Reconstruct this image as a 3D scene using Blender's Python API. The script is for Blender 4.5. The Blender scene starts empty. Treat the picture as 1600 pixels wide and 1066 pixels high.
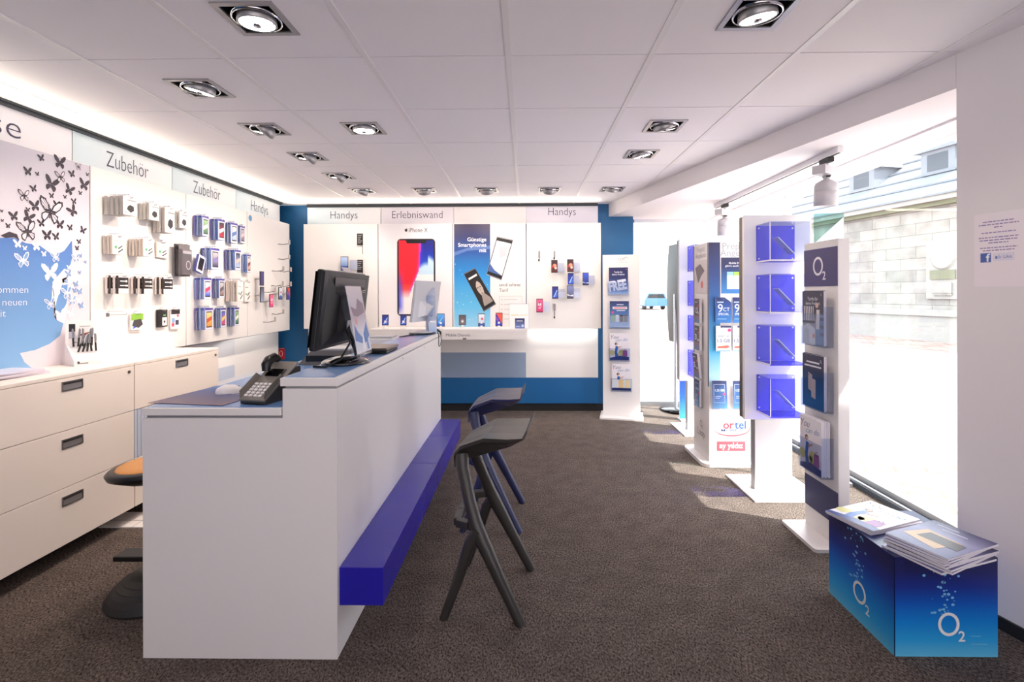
import bpy, math, random
from mathutils import Matrix, Vector
random.seed(7)
R = math.radians
S = bpy.context.scene
COL = S.collection

# ------------------------------------------------------------------ camera, world, sun, lights, exposure
F, CX, CY, YAW, ROLL, EYE = 782.0, 809.7, 458.9, 0.0152, -0.0026, 1.36
cd = bpy.data.cameras.new('camera'); cam = bpy.data.objects.new('camera', cd); COL.objects.link(cam)
cam.location = (0, 0, EYE)
cam.rotation_euler = (Matrix.Rotation(YAW, 3, 'Z') @ Matrix.Rotation(R(90), 3, 'X') @ Matrix.Rotation(ROLL, 3, 'Z')).to_euler()
cd.sensor_width = 36; cd.lens = F / 1600 * 36
cd.shift_x = (800 - CX) / 1600; cd.shift_y = -(533 - CY) / 1600
cd.clip_start = 0.05; cd.clip_end = 200
S.camera = cam
S.view_settings.view_transform = 'Standard'; S.view_settings.look = 'None'
S.view_settings.gamma = 1; S.view_settings.use_curve_mapping = False
S.view_settings.exposure = 0.12
S.cycles.transparent_max_bounces = 32

W = bpy.data.worlds.new('sky'); S.world = W; W.use_nodes = True
bg = W.node_tree.nodes['Background']; bg.inputs[0].default_value = (0.88, 0.93, 1.0, 1); bg.inputs[1].default_value = 5.7
sd = bpy.data.lights.new('sun', 'SUN'); sd.energy = 12.5; sd.angle = R(0.6); sd.color = (1, .96, .9)
so = bpy.data.objects.new('sun', sd); COL.objects.link(so)
so.rotation_euler = Vector((.50, -.22, .83)).to_track_quat('Z', 'Y').to_euler()

def area(name, loc, d, sx, sy, power, color=(1, 1, 1), portal=False, spread=180):
    l = bpy.data.lights.new(name, 'AREA'); l.shape = 'RECTANGLE'; l.size = sx; l.size_y = sy; l.energy = power; l.color = color
    l.spread = R(spread)
    if portal: l.cycles.is_portal = True
    o = bpy.data.objects.new(name, l); COL.objects.link(o); o.location = loc
    o.rotation_euler = (-Vector(d)).to_track_quat('Z', 'Y').to_euler(); return o
area('portal_side', (2.37, 4.15, 1.15), (-1, 0, 0), 2.2, 3.9, 1, portal=True)
area('portal_end', (1.82, 6.06, 1.15), (0, -1, 0), 1.1, 2.2, 1, portal=True)
WARM = (1, .84, .70)
area('cove_light_left', (-2.66, 3.4, 2.27), (.45, 0, .9), .06, 4.6, 12, (1, .90, .72)).rotation_euler = (0, R(215), 0)
area('cove_light_back', (-.85, 5.62, 2.28), (0, -.5, .87), 3.3, .06, 7, (1, .90, .74)).rotation_euler = (R(212), 0, 0)
area('shelf_light_left', (-2.73, 4.6, .93), (-.25, 0, -1), 1.8, .05, 1.6, (1, .97, .9)).rotation_euler = (0, R(-10), R(90))
area('shelf_light_back', (.42, 5.71, .955), (0, .2, -1), .8, .05, 1.3, (1, .97, .9))
area('window_fill_light', (2.33, 4.1, 1.2), (-1, 0, .30), 2.0, 3.6, 62, (1, .96, .96))  # added area light at the glass, boosts sky and street bounce
area('overhead_fill', (-.6, -.9, 2.37), (0, .25, -1), 2.6, 1.8, 22, (1, .90, .88))  # added soft fill behind the camera, no panel lamp hangs there
area('uplight_fill', (.2, -2.2, 1.0), (0, .5, 1), 3.6, 2.0, 64, (1, .94, .94))  # added uplight behind the camera to brighten the ceiling, no window there

# ------------------------------------------------------------------ pixel -> point on a real plane (layout of small goods on walls)
def ray(u, v):
    a, b = (u - CX) / F, (v - CY) / F
    c, s = math.cos(-ROLL), math.sin(-ROLL); a, b = a * c - b * s, a * s + b * c
    c, s = math.cos(YAW), math.sin(YAW)
    return (a * c - s, a * s + c, -b)
def onX(u, v, X): r = ray(u, v); t = X / r[0]; return (X, r[1] * t, EYE + r[2] * t)
def onY(u, v, Y): r = ray(u, v); t = Y / r[1]; return (r[0] * t, Y, EYE + r[2] * t)

# ------------------------------------------------------------------ materials
def lin(c):
    def f(x):
        x /= 255.0
        return x / 12.92 if x <= .04045 else ((x + .055) / 1.055) ** 2.4
    return (f(c[0]), f(c[1]), f(c[2]), 1)
MATS = {}
def mat(name, col, rough=.5, metal=0, spec=.5, emit=None, es=0, coat=0):
    m = bpy.data.materials.new(name); m.use_nodes = True; b = m.node_tree.nodes['Principled BSDF']
    b.inputs['Base Color'].default_value = lin(col); b.inputs['Roughness'].default_value = rough
    b.inputs['Metallic'].default_value = metal; b.inputs['Specular IOR Level'].default_value = spec
    b.inputs['Coat Weight'].default_value = coat; b.inputs['Coat Roughness'].default_value = .08
    if emit: b.inputs['Emission Color'].default_value = lin(emit); b.inputs['Emission Strength'].default_value = es
    MATS[name] = m; return m
def nodes(m): return m.node_tree.nodes, m.node_tree.links, m.node_tree.nodes['Principled BSDF']
def noise_bump(m, scale, strength, dist=.001, detail=3):
    N, L, b = nodes(m)
    tc = N.new('ShaderNodeTexCoord'); n = N.new('ShaderNodeTexNoise'); n.inputs['Scale'].default_value = scale; n.inputs['Detail'].default_value = detail
    bp = N.new('ShaderNodeBump'); bp.inputs['Strength'].default_value = strength; bp.inputs['Distance'].default_value = dist
    L.new(tc.outputs['Object'], n.inputs['Vector']); L.new(n.outputs['Fac'], bp.inputs['Height']); L.new(bp.outputs[0], b.inputs['Normal'])
    return n
def attr_mat(name, rough, coat=0, spec=.5):
    m = mat(name, (200, 200, 200), rough, spec=spec, coat=coat); N, L, b = nodes(m)
    a = N.new('ShaderNodeAttribute'); a.attribute_name = 'Col'; L.new(a.outputs['Color'], b.inputs['Base Color'])
attr_mat('print', .38); attr_mat('matte_print', .7, spec=.3)
mat('laminate', (234, 229, 227), .38); noise_bump(MATS['laminate'], 60, .03)
mat('cream', (244, 233, 224), .42)
mat('panel', (238, 234, 232), .45)
mat('paint', (232, 227, 230), .85, spec=.2); noise_bump(MATS['paint'], 90, .08)
mat('tile', (238, 234, 238), .8, spec=.25); noise_bump(MATS['tile'], 140, .1)
mat('grid', (228, 224, 226), .45)
mat('blue_wall', (22, 92, 142), .5); noise_bump(MATS['blue_wall'], 80, .05)
mat('blue_board', (18, 98, 158), .35)
mat('grey_blue', (146, 164, 190), .4)
mat('dark_base', (28, 26, 28), .6)
mat('dark_rail', (38, 44, 52), .45)
mat('bench_blue', (38, 32, 165), .26)
mat('steel', (160, 158, 160), .3, 1)
mat('bronze', (120, 108, 100), .35, .8)
mat('alu', (170, 168, 170), .4, .7)
mat('lamp_grey', (196, 192, 196), .45, .1)
mat('black', (16, 16, 18), .35)
mat('gloss_black', (12, 11, 12), .08, coat=1)
mat('matt_black', (34, 33, 33), .55)
mat('stool_grey', (50, 47, 45), .36)
mat('stool_blue', (38, 44, 84), .36)
mat('orange_pad', (214, 150, 84), .6)
mat('grey_plastic', (120, 114, 108), .35)
mat('dark_plastic', (58, 55, 53), .35)
mat('white_plastic', (236, 232, 232), .3)
mat('silver', (205, 205, 210), .3, .25)
mat('blue_top', (110, 150, 205), .28, coat=.15)
mat('purple', (76, 70, 226), .15)
mat('lit_disc', (255, 255, 255), .4, emit=(255, 244, 235), es=16)
mat('lit_soft', (255, 255, 255), .4, emit=(255, 248, 240), es=3.5)
mat('chrome', (200, 200, 205), .1, 1)
mat('white_metal', (226, 224, 228), .4)
mat('pole_metal', (205, 208, 214), .25, .6)
mat('asphalt', (170, 165, 165), .9)
# carpet
m = mat('carpet', (60, 54, 54), .95, spec=.1); N, L, b = nodes(m)
tc = N.new('ShaderNodeTexCoord')
n1 = N.new('ShaderNodeTexNoise'); n1.inputs['Scale'].default_value = 108; n1.inputs['Detail'].default_value = 8; n1.inputs['Roughness'].default_value = .75
mp = N.new('ShaderNodeMapping'); mp.inputs['Scale'].default_value = (1.3, .8, 1); mp.inputs['Rotation'].default_value = (0, 0, .5)
n2 = N.new('ShaderNodeTexNoise'); n2.inputs['Scale'].default_value = 9; n2.inputs['Detail'].default_value = 4
cr = N.new('ShaderNodeValToRGB'); cr.color_ramp.elements[0].position = .39; cr.color_ramp.elements[0].color = lin((38, 34, 32))
cr.color_ramp.elements[1].position = .645; cr.color_ramp.elements[1].color = lin((166, 149, 140))
mx = N.new('ShaderNodeMixRGB'); mx.blend_type = 'MULTIPLY'; mx.inputs[0].default_value = .55
cr2 = N.new('ShaderNodeValToRGB'); cr2.color_ramp.elements[0].position = .3; cr2.color_ramp.elements[0].color = (.55, .55, .55, 1); cr2.color_ramp.elements[1].position = .65
L.new(tc.outputs['Object'], mp.inputs['Vector']); L.new(mp.outputs[0], n1.inputs['Vector']); L.new(tc.outputs['Object'], n2.inputs['Vector'])
L.new(n1.outputs['Fac'], cr.inputs[0]); L.new(n2.outputs['Fac'], cr2.inputs[0]); L.new(cr.outputs[0], mx.inputs[1]); L.new(cr2.outputs[0], mx.inputs[2]); L.new(mx.outputs[0], b.inputs['Base Color'])
bp = N.new('ShaderNodeBump'); bp.inputs['Strength'].default_value = 1; bp.inputs['Distance'].default_value = .012
L.new(n1.outputs['Fac'], bp.inputs['Height']); L.new(bp.outputs[0], b.inputs['Normal'])
# street paving
def brick(name, c1, c2, cm, scale, bw, bh, rot=0, vec='Object', mort=.012, wall=False):
    m = mat(name, c1, .9, spec=.2); N, L, b = nodes(m)
    tc = N.new('ShaderNodeTexCoord'); mp = N.new('ShaderNodeMapping'); mp.inputs['Rotation'].default_value = (0, 0, rot)
    if wall: mp.inputs['Rotation'].default_value = (R(90), 0, 0)
    bt = N.new('ShaderNodeTexBrick'); bt.inputs['Color1'].default_value = lin(c1); bt.inputs['Color2'].default_value = lin(c2); bt.inputs['Mortar'].default_value = lin(cm)
    bt.inputs['Scale'].default_value = scale; bt.inputs['Brick Width'].default_value = bw; bt.inputs['Row Height'].default_value = bh; bt.inputs['Mortar Size'].default_value = mort
    n = N.new('ShaderNodeTexNoise'); n.inputs['Scale'].default_value = 2.2; n.inputs['Detail'].default_value = 6
    mx = N.new('ShaderNodeMixRGB'); mx.blend_type = 'OVERLAY'; mx.inputs[0].default_value = .5
    L.new(tc.outputs[vec], mp.inputs[0]); L.new(mp.outputs[0], bt.inputs[0]); L.new(tc.outputs[vec], n.inputs['Vector'])
    L.new(bt.outputs[0], mx.inputs[1]); L.new(n.outputs['Fac'], mx.inputs[2]); L.new(mx.outputs[0], b.inputs['Base Color'])
brick('paving', (150, 126, 118), (176, 156, 148), (122, 104, 98), 1, .42, .14, .5)
brick('stone', (136, 132, 128), (156, 150, 144), (122, 118, 114), 1, .95, .34, wall=True)
mat('stone_plain', (150, 146, 142), .9); noise_bump(MATS['stone_plain'], 6, .6, .03)
mat('slate', (118, 122, 130), .8); noise_bump(MATS['slate'], 5, .6, .03)
mat('moss', (116, 116, 96), .95); mat('lead', (60, 66, 76), .6)
mat('car_blue', (44, 96, 150), .25, coat=1)
mat('pale_plaster', (226, 222, 214), .9)
def clear(name, tint, gloss, ior=1.45, rough=.02):
    m = bpy.data.materials.new(name); m.use_nodes = True; N, L = m.node_tree.nodes, m.node_tree.links
    N.remove(N['Principled BSDF']); t = N.new('ShaderNodeBsdfTransparent'); t.inputs[0].default_value = lin(tint)
    g = N.new('ShaderNodeBsdfGlossy'); g.inputs['Roughness'].default_value = rough
    lw = N.new('ShaderNodeLayerWeight'); lw.inputs[0].default_value = .5; fr = N.new('ShaderNodeMath'); fr.operation = 'POWER'; fr.inputs[1].default_value = 4.5; L.new(lw.outputs['Facing'], fr.inputs[0])
    ml = N.new('ShaderNodeMath'); ml.operation = 'MULTIPLY_ADD'; ml.inputs[1].default_value = gloss * .6; ml.inputs[2].default_value = .035 * gloss
    mx = N.new('ShaderNodeMixShader'); L.new(fr.outputs[0], ml.inputs[0]); L.new(ml.outputs[0], mx.inputs[0]); L.new(t.outputs[0], mx.inputs[1]); L.new(g.outputs[0], mx.inputs[2])
    L.new(mx.outputs[0], N['Material Output'].inputs[0]); MATS[name] = m
clear('glass', (250, 253, 252), .8)
clear('acrylic', (240, 243, 250), 1.0)
clear('green_glass', (205, 228, 224), 1.0)
clear('purple_acrylic', (130, 125, 245), .9)

# ------------------------------------------------------------------ mesh builder
GLY = {}
def glyphs(s, weight, shear=0):
    k = (s, weight, shear)
    if k not in GLY:
        cu = bpy.data.curves.new('t', 'FONT'); cu.body = s; cu.size = 1; cu.resolution_u = 3; cu.offset = weight; cu.shear = shear; cu.fill_mode = 'FRONT'
        o = bpy.data.objects.new('t', cu); COL.objects.link(o)
        bpy.context.view_layer.update()
        me = bpy.data.meshes.new_from_object(o.evaluated_get(bpy.context.evaluated_depsgraph_get()))
        vs = [(v.co.x, v.co.y) for v in me.vertices]; fs = [tuple(p.vertices) for p in me.polygons]
        bpy.data.objects.remove(o); bpy.data.curves.remove(cu); bpy.data.meshes.remove(me)
        GLY[k] = (vs, fs)
    return GLY[k]
class MB:
    def __init__(s): s.v = []; s.f = []; s.m = []; s.c = []; s.sm = []; s.M = Matrix.Identity(4)
    def add(s, vs, fs, m='print', col=(255, 255, 255), smooth=False):
        b0 = len(s.v); s.v += [tuple(s.M @ Vector(p)) for p in vs]
        for f in fs:
            s.f.append(tuple(i + b0 for i in f)); s.m.append(m); s.sm.append(smooth)
            s.c.append([lin(col(vs[i])) if callable(col) else None for i in f] if callable(col) else lin(col))
        return s
    def box(s, x0, x1, y0, y1, z0, z1, m='laminate', col=(255, 255, 255)):
        x0, x1 = min(x0, x1), max(x0, x1); y0, y1 = min(y0, y1), max(y0, y1); z0, z1 = min(z0, z1), max(z0, z1)
        v = [(x, y, z) for z in (z0, z1) for y in (y0, y1) for x in (x0, x1)]
        return s.add(v, [(0, 2, 3, 1), (4, 5, 7, 6), (0, 1, 5, 4), (2, 6, 7, 3), (0, 4, 6, 2), (1, 3, 7, 5)], m, col)
    def prism(s, pts, y0, y1, m='laminate', col=(255, 255, 255), smooth=False):   # outline in x,z extruded along y
        n = len(pts); a = sum(pts[i][0] * pts[(i + 1) % n][1] - pts[(i + 1) % n][0] * pts[i][1] for i in range(n))
        if a < 0: pts = pts[::-1]
        v = [(x, y0, z) for x, z in pts] + [(x, y1, z) for x, z in pts]
        s.add(v, [tuple(range(n)), tuple(range(2 * n - 1, n - 1, -1))], m, col)
        return s.add(v, [(i, i + n, (i + 1) % n + n, (i + 1) % n) for i in range(n)], m, col, smooth)
    def poly(s, pts, y, col, m='print'):      # flat print facing -y
        a = sum(pts[i][0] * pts[(i + 1) % len(pts)][1] - pts[(i + 1) % len(pts)][0] * pts[i][1] for i in range(len(pts)))
        if a < 0: pts = pts[::-1]
        return s.add([(x, y, z) for x, z in pts], [tuple(range(len(pts)))], m, col)
    def rect(s, x0, x1, z0, z1, y, col, top=None, m='print'):
        if top is None: return s.poly([(x0, z0), (x1, z0), (x1, z1), (x0, z1)], y, col, m)
        return s.stops(x0, x1, y, [(z0, col), (z1, top)], m)
    def stops(s, x0, x1, y, st, m='print'):
        for (a, ca), (b_, cb) in zip(st, st[1:]):
            f = lambda p, a=a, b_=b_, ca=ca, cb=cb: tuple(ca[i] + (cb[i] - ca[i]) * (p[2] - a) / (b_ - a) for i in range(3))
            s.poly([(x0, a), (x1, a), (x1, b_), (x0, b_)], y, f, m)
        return s
    def disc(s, x, z, r, y, col, n=18, rx=None, m='print'):
        rx = rx or r; return s.poly([(x + rx * math.cos(2 * math.pi * i / n), z + r * math.sin(2 * math.pi * i / n)) for i in range(n)], y, col, m)
    def ring(s, x, z, rx, rz, w, y, col, n=32, a0=0, a1=360, m='print'):
        v = []; full = abs(a1 - a0) >= 360
        for i in range(n + (0 if full else 1)):
            a = R(a0 + (a1 - a0) * i / n); ww = w if full else w * (math.sin(math.pi * i / n) * .9 + .1)
            v += [(x + rx * math.cos(a), y, z + rz * math.sin(a)), (x + (rx - ww) * math.cos(a), y, z + (rz - ww) * math.sin(a))]
        k = len(v) // 2
        return s.add(v, [(2 * i, 2 * i + 1, (2 * i + 3) % (2 * k), (2 * i + 2) % (2 * k)) for i in range(n if full else k - 1)], m, col)
    def text(s, t, x, z, size, y, col, align='l', weight=0, w=None, rot=0, shear=0, m='print'):
        vs, fs = glyphs(t, weight, shear)
        if not vs: return s
        x0 = min(p[0] for p in vs); x1 = max(p[0] for p in vs); sx = size
        if w: sx = w / (x1 - x0)
        ox = {'l': x0, 'c': (x0 + x1) / 2, 'r': x1}[align]; c_, s_ = math.cos(rot), math.sin(rot)
        P = [((p[0] - ox) * sx, p[1] * size) for p in vs]
        return s.add([(x + a * c_ - b * s_, y, z + a * s_ + b * c_) for a, b in P], fs, m, col)
    def tube(s, pts, r, n=8, m='black', cap=True, col=(255, 255, 255), flat=1):
        pts = [Vector(p) for p in pts]; rs = r if isinstance(r, (list, tuple)) else [r] * len(pts); v = []
        ref = None
        for i, p in enumerate(pts):
            d = (pts[min(i + 1, len(pts) - 1)] - pts[max(i - 1, 0)]).normalized()
            if ref is None: ref = d.orthogonal().normalized()
            ref = (ref - d * ref.dot(d)).normalized(); b = d.cross(ref)
            for k in range(n):
                a = 2 * math.pi * k / n; v.append(tuple(p + ref * math.cos(a) * rs[i] + b * math.sin(a) * rs[i] * flat))
        f = [(i * n + k, i * n + (k + 1) % n, (i + 1) * n + (k + 1) % n, (i + 1) * n + k) for i in range(len(pts) - 1) for k in range(n)]
        s.add(v, f, m, col, True)
        if cap: s.add(v[:n], [tuple(range(n))[::-1]], m, col); s.add(v[-n:], [tuple(range(n))], m, col)
        return s
    def lathe(s, prof, n=32, m='black', axis_pt=(0, 0, 0), rx=1, ry=1, col=(255, 255, 255), smooth=True, cap=True):
        v = []
        for r, z in prof:
            for k in range(n):
                a = 2 * math.pi * k / n; v.append((axis_pt[0] + r * rx * math.cos(a), axis_pt[1] + r * ry * math.sin(a), axis_pt[2] + z))
        f = [(i * n + k, i * n + (k + 1) % n, (i + 1) * n + (k + 1) % n, (i + 1) * n + k) for i in range(len(prof) - 1) for k in range(n)]
        s.add(v, f, m, col, smooth)
        if cap and prof[0][0] > 1e-5: s.add(v[:n], [tuple(range(n))[::-1]], m, col)
        if cap and prof[-1][0] > 1e-5: s.add(v[-n:], [tuple(range(n))], m, col)
        return s
    def build(s, name, parent=None, bevel=0, seg=2, loc=None, rz=None):
        me = bpy.data.meshes.new(name); me.from_pydata(s.v, [], s.f)
        names = []
        for k in s.m:
            if k not in names: names.append(k)
        for k in names: me.materials.append(MATS[k])
        me.polygons.foreach_set('material_index', [names.index(k) for k in s.m]); me.polygons.foreach_set('use_smooth', s.sm)
        ca = me.color_attributes.new('Col', 'FLOAT_COLOR', 'CORNER'); buf = []
        for f, c in zip(s.f, s.c):
            if isinstance(c, list):
                for q in c: buf += q
            else: buf += list(c) * len(f)
        ca.data.foreach_set('color', buf); me.update()
        o = bpy.data.objects.new(name, me); COL.objects.link(o)
        if parent: o.parent = parent
        if loc: o.location = loc
        if rz is not None: o.rotation_euler.z = rz
        if bevel:
            b = o.modifiers.new('bevel', 'BEVEL'); b.width = bevel; b.segments = seg; b.limit_method = 'ANGLE'
        return o
LABELS = {}
def tag(o, label, cat, group=None):
    o['label'] = label; o['category'] = cat
    if group: o['group'] = group
    LABELS.setdefault(label, []).append(o.name); return o
def thing(name, label, cat, loc=(0, 0, 0), rz=0, group=None):
    o = bpy.data.objects.new(name, None); COL.objects.link(o); o.location = loc; o.rotation_euler = (0, 0, rz); o.empty_display_size = .05
    return tag(o, label, cat, group)
def struct(o): o['kind'] = 'structure'; return o
def dup(root, loc, rz, label=None, rot=None):
    r = root.copy(); COL.objects.link(r); r.location = loc; r.rotation_euler = rot or (0, 0, rz)
    if label: r['label'] = label; LABELS.setdefault(label, []).append(r.name)
    for ch in list(root.children):
        c = ch.copy(); COL.objects.link(c); c.parent = r
        for g in ch.children: d = g.copy(); COL.objects.link(d); d.parent = c
    return r
def T(x=0, y=0, z=0): return Matrix.Translation((x, y, z))
def Rz(a): return Matrix.Rotation(a, 4, 'Z')
def Ry(a): return Matrix.Rotation(a, 4, 'Y')
def Rx(a): return Matrix.Rotation(a, 4, 'X')
def o2logo(mb, x, z, h, y, col):
    mb.ring(x, z, h * .45, h * .5, h * .125, y, col, 40)
    mb.text('2', x + h * .40, z - h * .72, h * .62, y, col, 'l', .015)

ZC = 2.40
def fas(Y): return 1.889 - .2536 * (Y - 2.169)         # oblique beam / pillar line
# ------------------------------------------------------------------ shell
mb = MB(); mb.add([(-2.95, -3, 0), (2.42, -3, 0), (2.42, 6.12, 0), (-2.95, 6.12, 0)], [(0, 1, 2, 3)], 'carpet'); struct(mb.build('floor'))
mb = MB(); mb.box(-3.05, -2.90, -3, 5.9, 0, ZC, 'blue_wall'); struct(mb.build('wall_left'))
mb = MB(); mb.box(-3.05, 1.244, 5.82, 5.95, 0, ZC, 'blue_wall'); struct(mb.build('wall_back'))
mb = MB(); mb.box(-3.05, 2.6, -3.1, -3, 0, ZC, 'paint'); struct(mb.build('wall_front'))
mb = MB()      # pillar wall (oblique inner face, ends at the display window)
v = [(fas(-3), -3), (3.6, -3), (3.6, 2.21), (fas(2.21), 2.21)]
mb.add([(x, y, 0) for x, y in v] + [(x, y, ZC) for x, y in v], [(3, 2, 1, 0), (4, 5, 6, 7), (0, 1, 5, 4), (1, 2, 6, 5), (2, 3, 7, 6), (3, 0, 4, 7)], 'paint'); struct(mb.build('wall_right'))
mb = MB()      # dropped beam / window soffit
v = [(fas(2.212), 2.212), (2.6, 2.212), (2.6, 6.4), (fas(5.818), 6.4), (fas(5.818), 5.818)]
v = [(fas(2.212), 2.212), (2.5, 2.212), (2.5, 6.3), (1.246, 6.3), (1.246, 5.818), (fas(5.818), 5.818)]
n = len(v)
mb.add([(x, y, 2.25) for x, y in v] + [(x, y, ZC) for x, y in v], [tuple(range(n))[::-1], tuple(range(n, 2 * n))] + [(i, (i + 1) % n, (i + 1) % n + n, i + n) for i in range(n)], 'paint'); struct(mb.build('trim_1'))
mb = MB(); mb.box(2.19, 2.205, 2.22, 6.0, 2.238, 2.25, 'paint'); struct(mb.build('trim_2'))
# ceiling: tile field with openings for the downlights
LG = [(-2, -1), (-3, 0), (-3, 1), (-2, 1), (-3, 2), (-3, 3), (-3, 4), (-2, 4), (-1, 4), (0, 4), (1, 4), (1, 2), (1, 1), (1, -1)]
X0, Y0, TS = -.074, 2.186, .625
mb = MB()
for i in range(-5, 5):
    for j in range(-9, 6):
        xa, xb, ya, yb = X0 + i * TS + .012, X0 + (i + 1) * TS - .012, Y0 + j * TS + .0035, Y0 + (j + 1) * TS - .0035
        if xa < -3.0: xa = -3.0
        yb = min(yb, 5.818); xb = min(xb, 2.55)
        if ya > 5.8 or xb < -3 or xa > 2.5: continue
        if (i, j) in LG:
            cx, cy, h = (X0 + (i + .5) * TS), (Y0 + (j + .5) * TS), .1
            mb.box(xa, cx - h, ya, yb, ZC, ZC + .02, 'tile'); mb.box(cx + h, xb, ya, yb, ZC, ZC + .02, 'tile')
            mb.box(cx - h, cx + h, ya, cy - h, ZC, ZC + .02, 'tile'); mb.box(cx - h, cx + h, cy + h, yb, ZC, ZC + .02, 'tile')
        else: mb.box(xa, xb, ya, yb, ZC, ZC + .02, 'tile')
    x = X0 + i * TS; mb.box(x - .013, x + .013, -3.4, 5.818, ZC - .003, ZC + .002, 'grid')
mb.box(-3.1, 2.6, -3.4, 6.0, ZC + .14, ZC + .16, 'dark_base')
struct(mb.build('ceiling'))
mb = MB(); mb.box(-2.9, 1.244, 5.808, 5.82, 0, .08, 'dark_base'); struct(mb.build('baseboard_back'))
mb = MB(); mb.box(-2.9, -2.885, -3, 5.808, 0, .08, 'dark_base'); struct(mb.build('baseboard_left'))
mb = MB()
a, b_ = (fas(-2.9), -2.9), (fas(2.2), 2.2)
mb.add([(a[0] - .012, a[1], 0), (b_[0] - .012, b_[1], 0), (b_[0], b_[1], 0), (a[0], a[1], 0), (a[0] - .012, a[1], .05), (b_[0] - .012, b_[1], .05), (b_[0], b_[1], .05), (a[0], a[1], .05)],
       [(0, 1, 5, 4), (4, 5, 6, 7), (1, 2, 6, 5), (0, 3, 2, 1), (0, 4, 7, 3)], 'dark_base'); struct(mb.build('baseboard_right'))
# windows
mb = MB(); mb.box(2.395, 2.405, 2.25, 6.06, .06, 2.25, 'glass'); w1 = struct(mb.build('window_1'))
mb = MB(); mb.box(2.30, 2.36, 2.25, 6.06, 0, .035, 'lead'); mb.box(2.36, 2.43, 2.25, 6.06, 0, .07, 'alu'); mb.box(2.31, 2.325, 2.25, 6.06, .035, .045, 'alu')
for y in (4.62,): mb.box(2.375, 2.425, y - .02, y + .02, .07, 2.25, 'white_metal')
mb.box(2.375, 2.425, 6.0, 6.08, .0, 2.25, 'white_metal'); mb.build('window_frame', w1)
mb = MB(); mb.box(1.30, 2.36, 6.095, 6.105, .05, 2.22, 'glass'); w2 = struct(mb.build('window_2'))
mb = MB(); mb.box(1.246, 1.31, 6.07, 6.13, 0, 2.25, 'white_metal'); mb.box(1.246, 2.4, 6.07, 6.13, 2.215, 2.25, 'white_metal'); mb.box(1.3, 2.4, 6.07, 6.13, 0, .05, 'alu')
mb.box(2.15, 2.18, 6.07, 6.13, .05, 2.22, 'white_metal'); mb.build('window_frame', w2)

# ------------------------------------------------------------------ street outside
mb = MB(); mb.add([(2.41, -20, -.02), (90, -20, -.02), (90, 90, -.02), (2.41, 90, -.02)], [(0, 1, 2, 3)], 'paving')
mb.add([(-30, 6.14, -.021), (2.41, 6.14, -.021), (2.41, 90, -.021), (-30, 90, -.021)], [(0, 1, 2, 3)], 'paving'); struct(mb.build('floor_street'))
# church across the street, own frame: +x along the wall (away from camera), facing -y
ch = thing('church', 'old pale stone church wall with slate roof seen through the shop window', 'building', (13.3, 6.0, -.02), math.atan2(12.2, -2.6), None)
def chx(Y): return (Y - 6.0) / math.sin(ch.rotation_euler.z)
mb = MB(); mb.M = Matrix.Scale(-1, 4, (0, 1, 0)) if False else Matrix.Identity(4)
mb.box(-14, 15, -.6, 0, 0, 4.0, 'stone'); mb.build('wall', ch)
mb = MB(); mb.box(-14, 15, 0, .14, 0, .72, 'stone_plain'); mb.prism([(-14, .72), (15, .72), (15, .90), (-14, .90)], -.02, .20, 'stone_plain'); mb.build('plinth', ch)
mb = MB(); mb.box(-14, 15, -.1, .30, 3.92, 4.06, 'stone_plain'); mb.box(-14, 15, .0, .18, 3.80, 3.92, 'moss'); mb.build('cornice', ch)
mb = MB(); mb.add([(-14, .32, 4.06), (15, .32, 4.06), (15, -5, 8.0), (-14, -5, 8.0)], [(0, 1, 2, 3)], 'slate')
for k in range(9): z = 4.06 + k * .42; y = .32 - k * .567; mb.box(-14, 15, y - .03, y + .03, z, z + .05, 'slate')
mb.build('roof', ch)
for cxn, wn, z0, z1 in [(8.2, .95, 1.2, 2.85)]:
    mb = MB(); mb.box(cxn - wn / 2, cxn + wn / 2, 0, .06, z0, z1, 'stone_plain')
    mb.lathe([(.36, 0), (.30, .05)], 20, 'stone_plain', (0, 0, 0)); mb.v = mb.v[:8] + [(cxn + p[0], .06 + p[2], z1 - .5 + p[1]) for p in mb.v[8:]]
    mb.box(cxn - .34, cxn + .34, .06, .10, z0 + .55, z0 + .8, 'moss'); mb.box(cxn - .25, cxn + .25, .06, .11, z0 + .1, z0 + .45, 'stone'); mb.build('niche', ch)
for cxn in (4.6, 12.2):
    mb = MB(); mb.box(cxn - .55, cxn + .55, -.01, .05, 1.5, 2.95, 'stone_plain'); mb.build('window_surround', ch)
    mb = MB(); mb.box(cxn - .42, cxn + .42, .05, .06, 1.6, 2.85, 'lead')
    for q in (-.14, .14): mb.box(cxn + q - .02, cxn + q + .02, .06, .08, 1.6, 2.85, 'stone_plain')
    mb.box(cxn - .42, cxn + .42, .06, .08, 2.2, 2.25, 'stone_plain'); mb.build('window', ch)
for cxn in (3.2, 6.4, 9.0, 11.6):
    mb = MB(); mb.box(cxn - .5, cxn + .5, -2.2, -.75, 4.9, 5.6, 'slate'); mb.prism([(cxn - .65, 5.6), (cxn + .65, 5.6), (cxn, 6.2)], -2.6, -.65, 'slate')
    mb.box(cxn - .3, cxn + .3, -.76, -.74, 5.0, 5.5, 'lead'); mb.build('dormer', ch)
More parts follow.
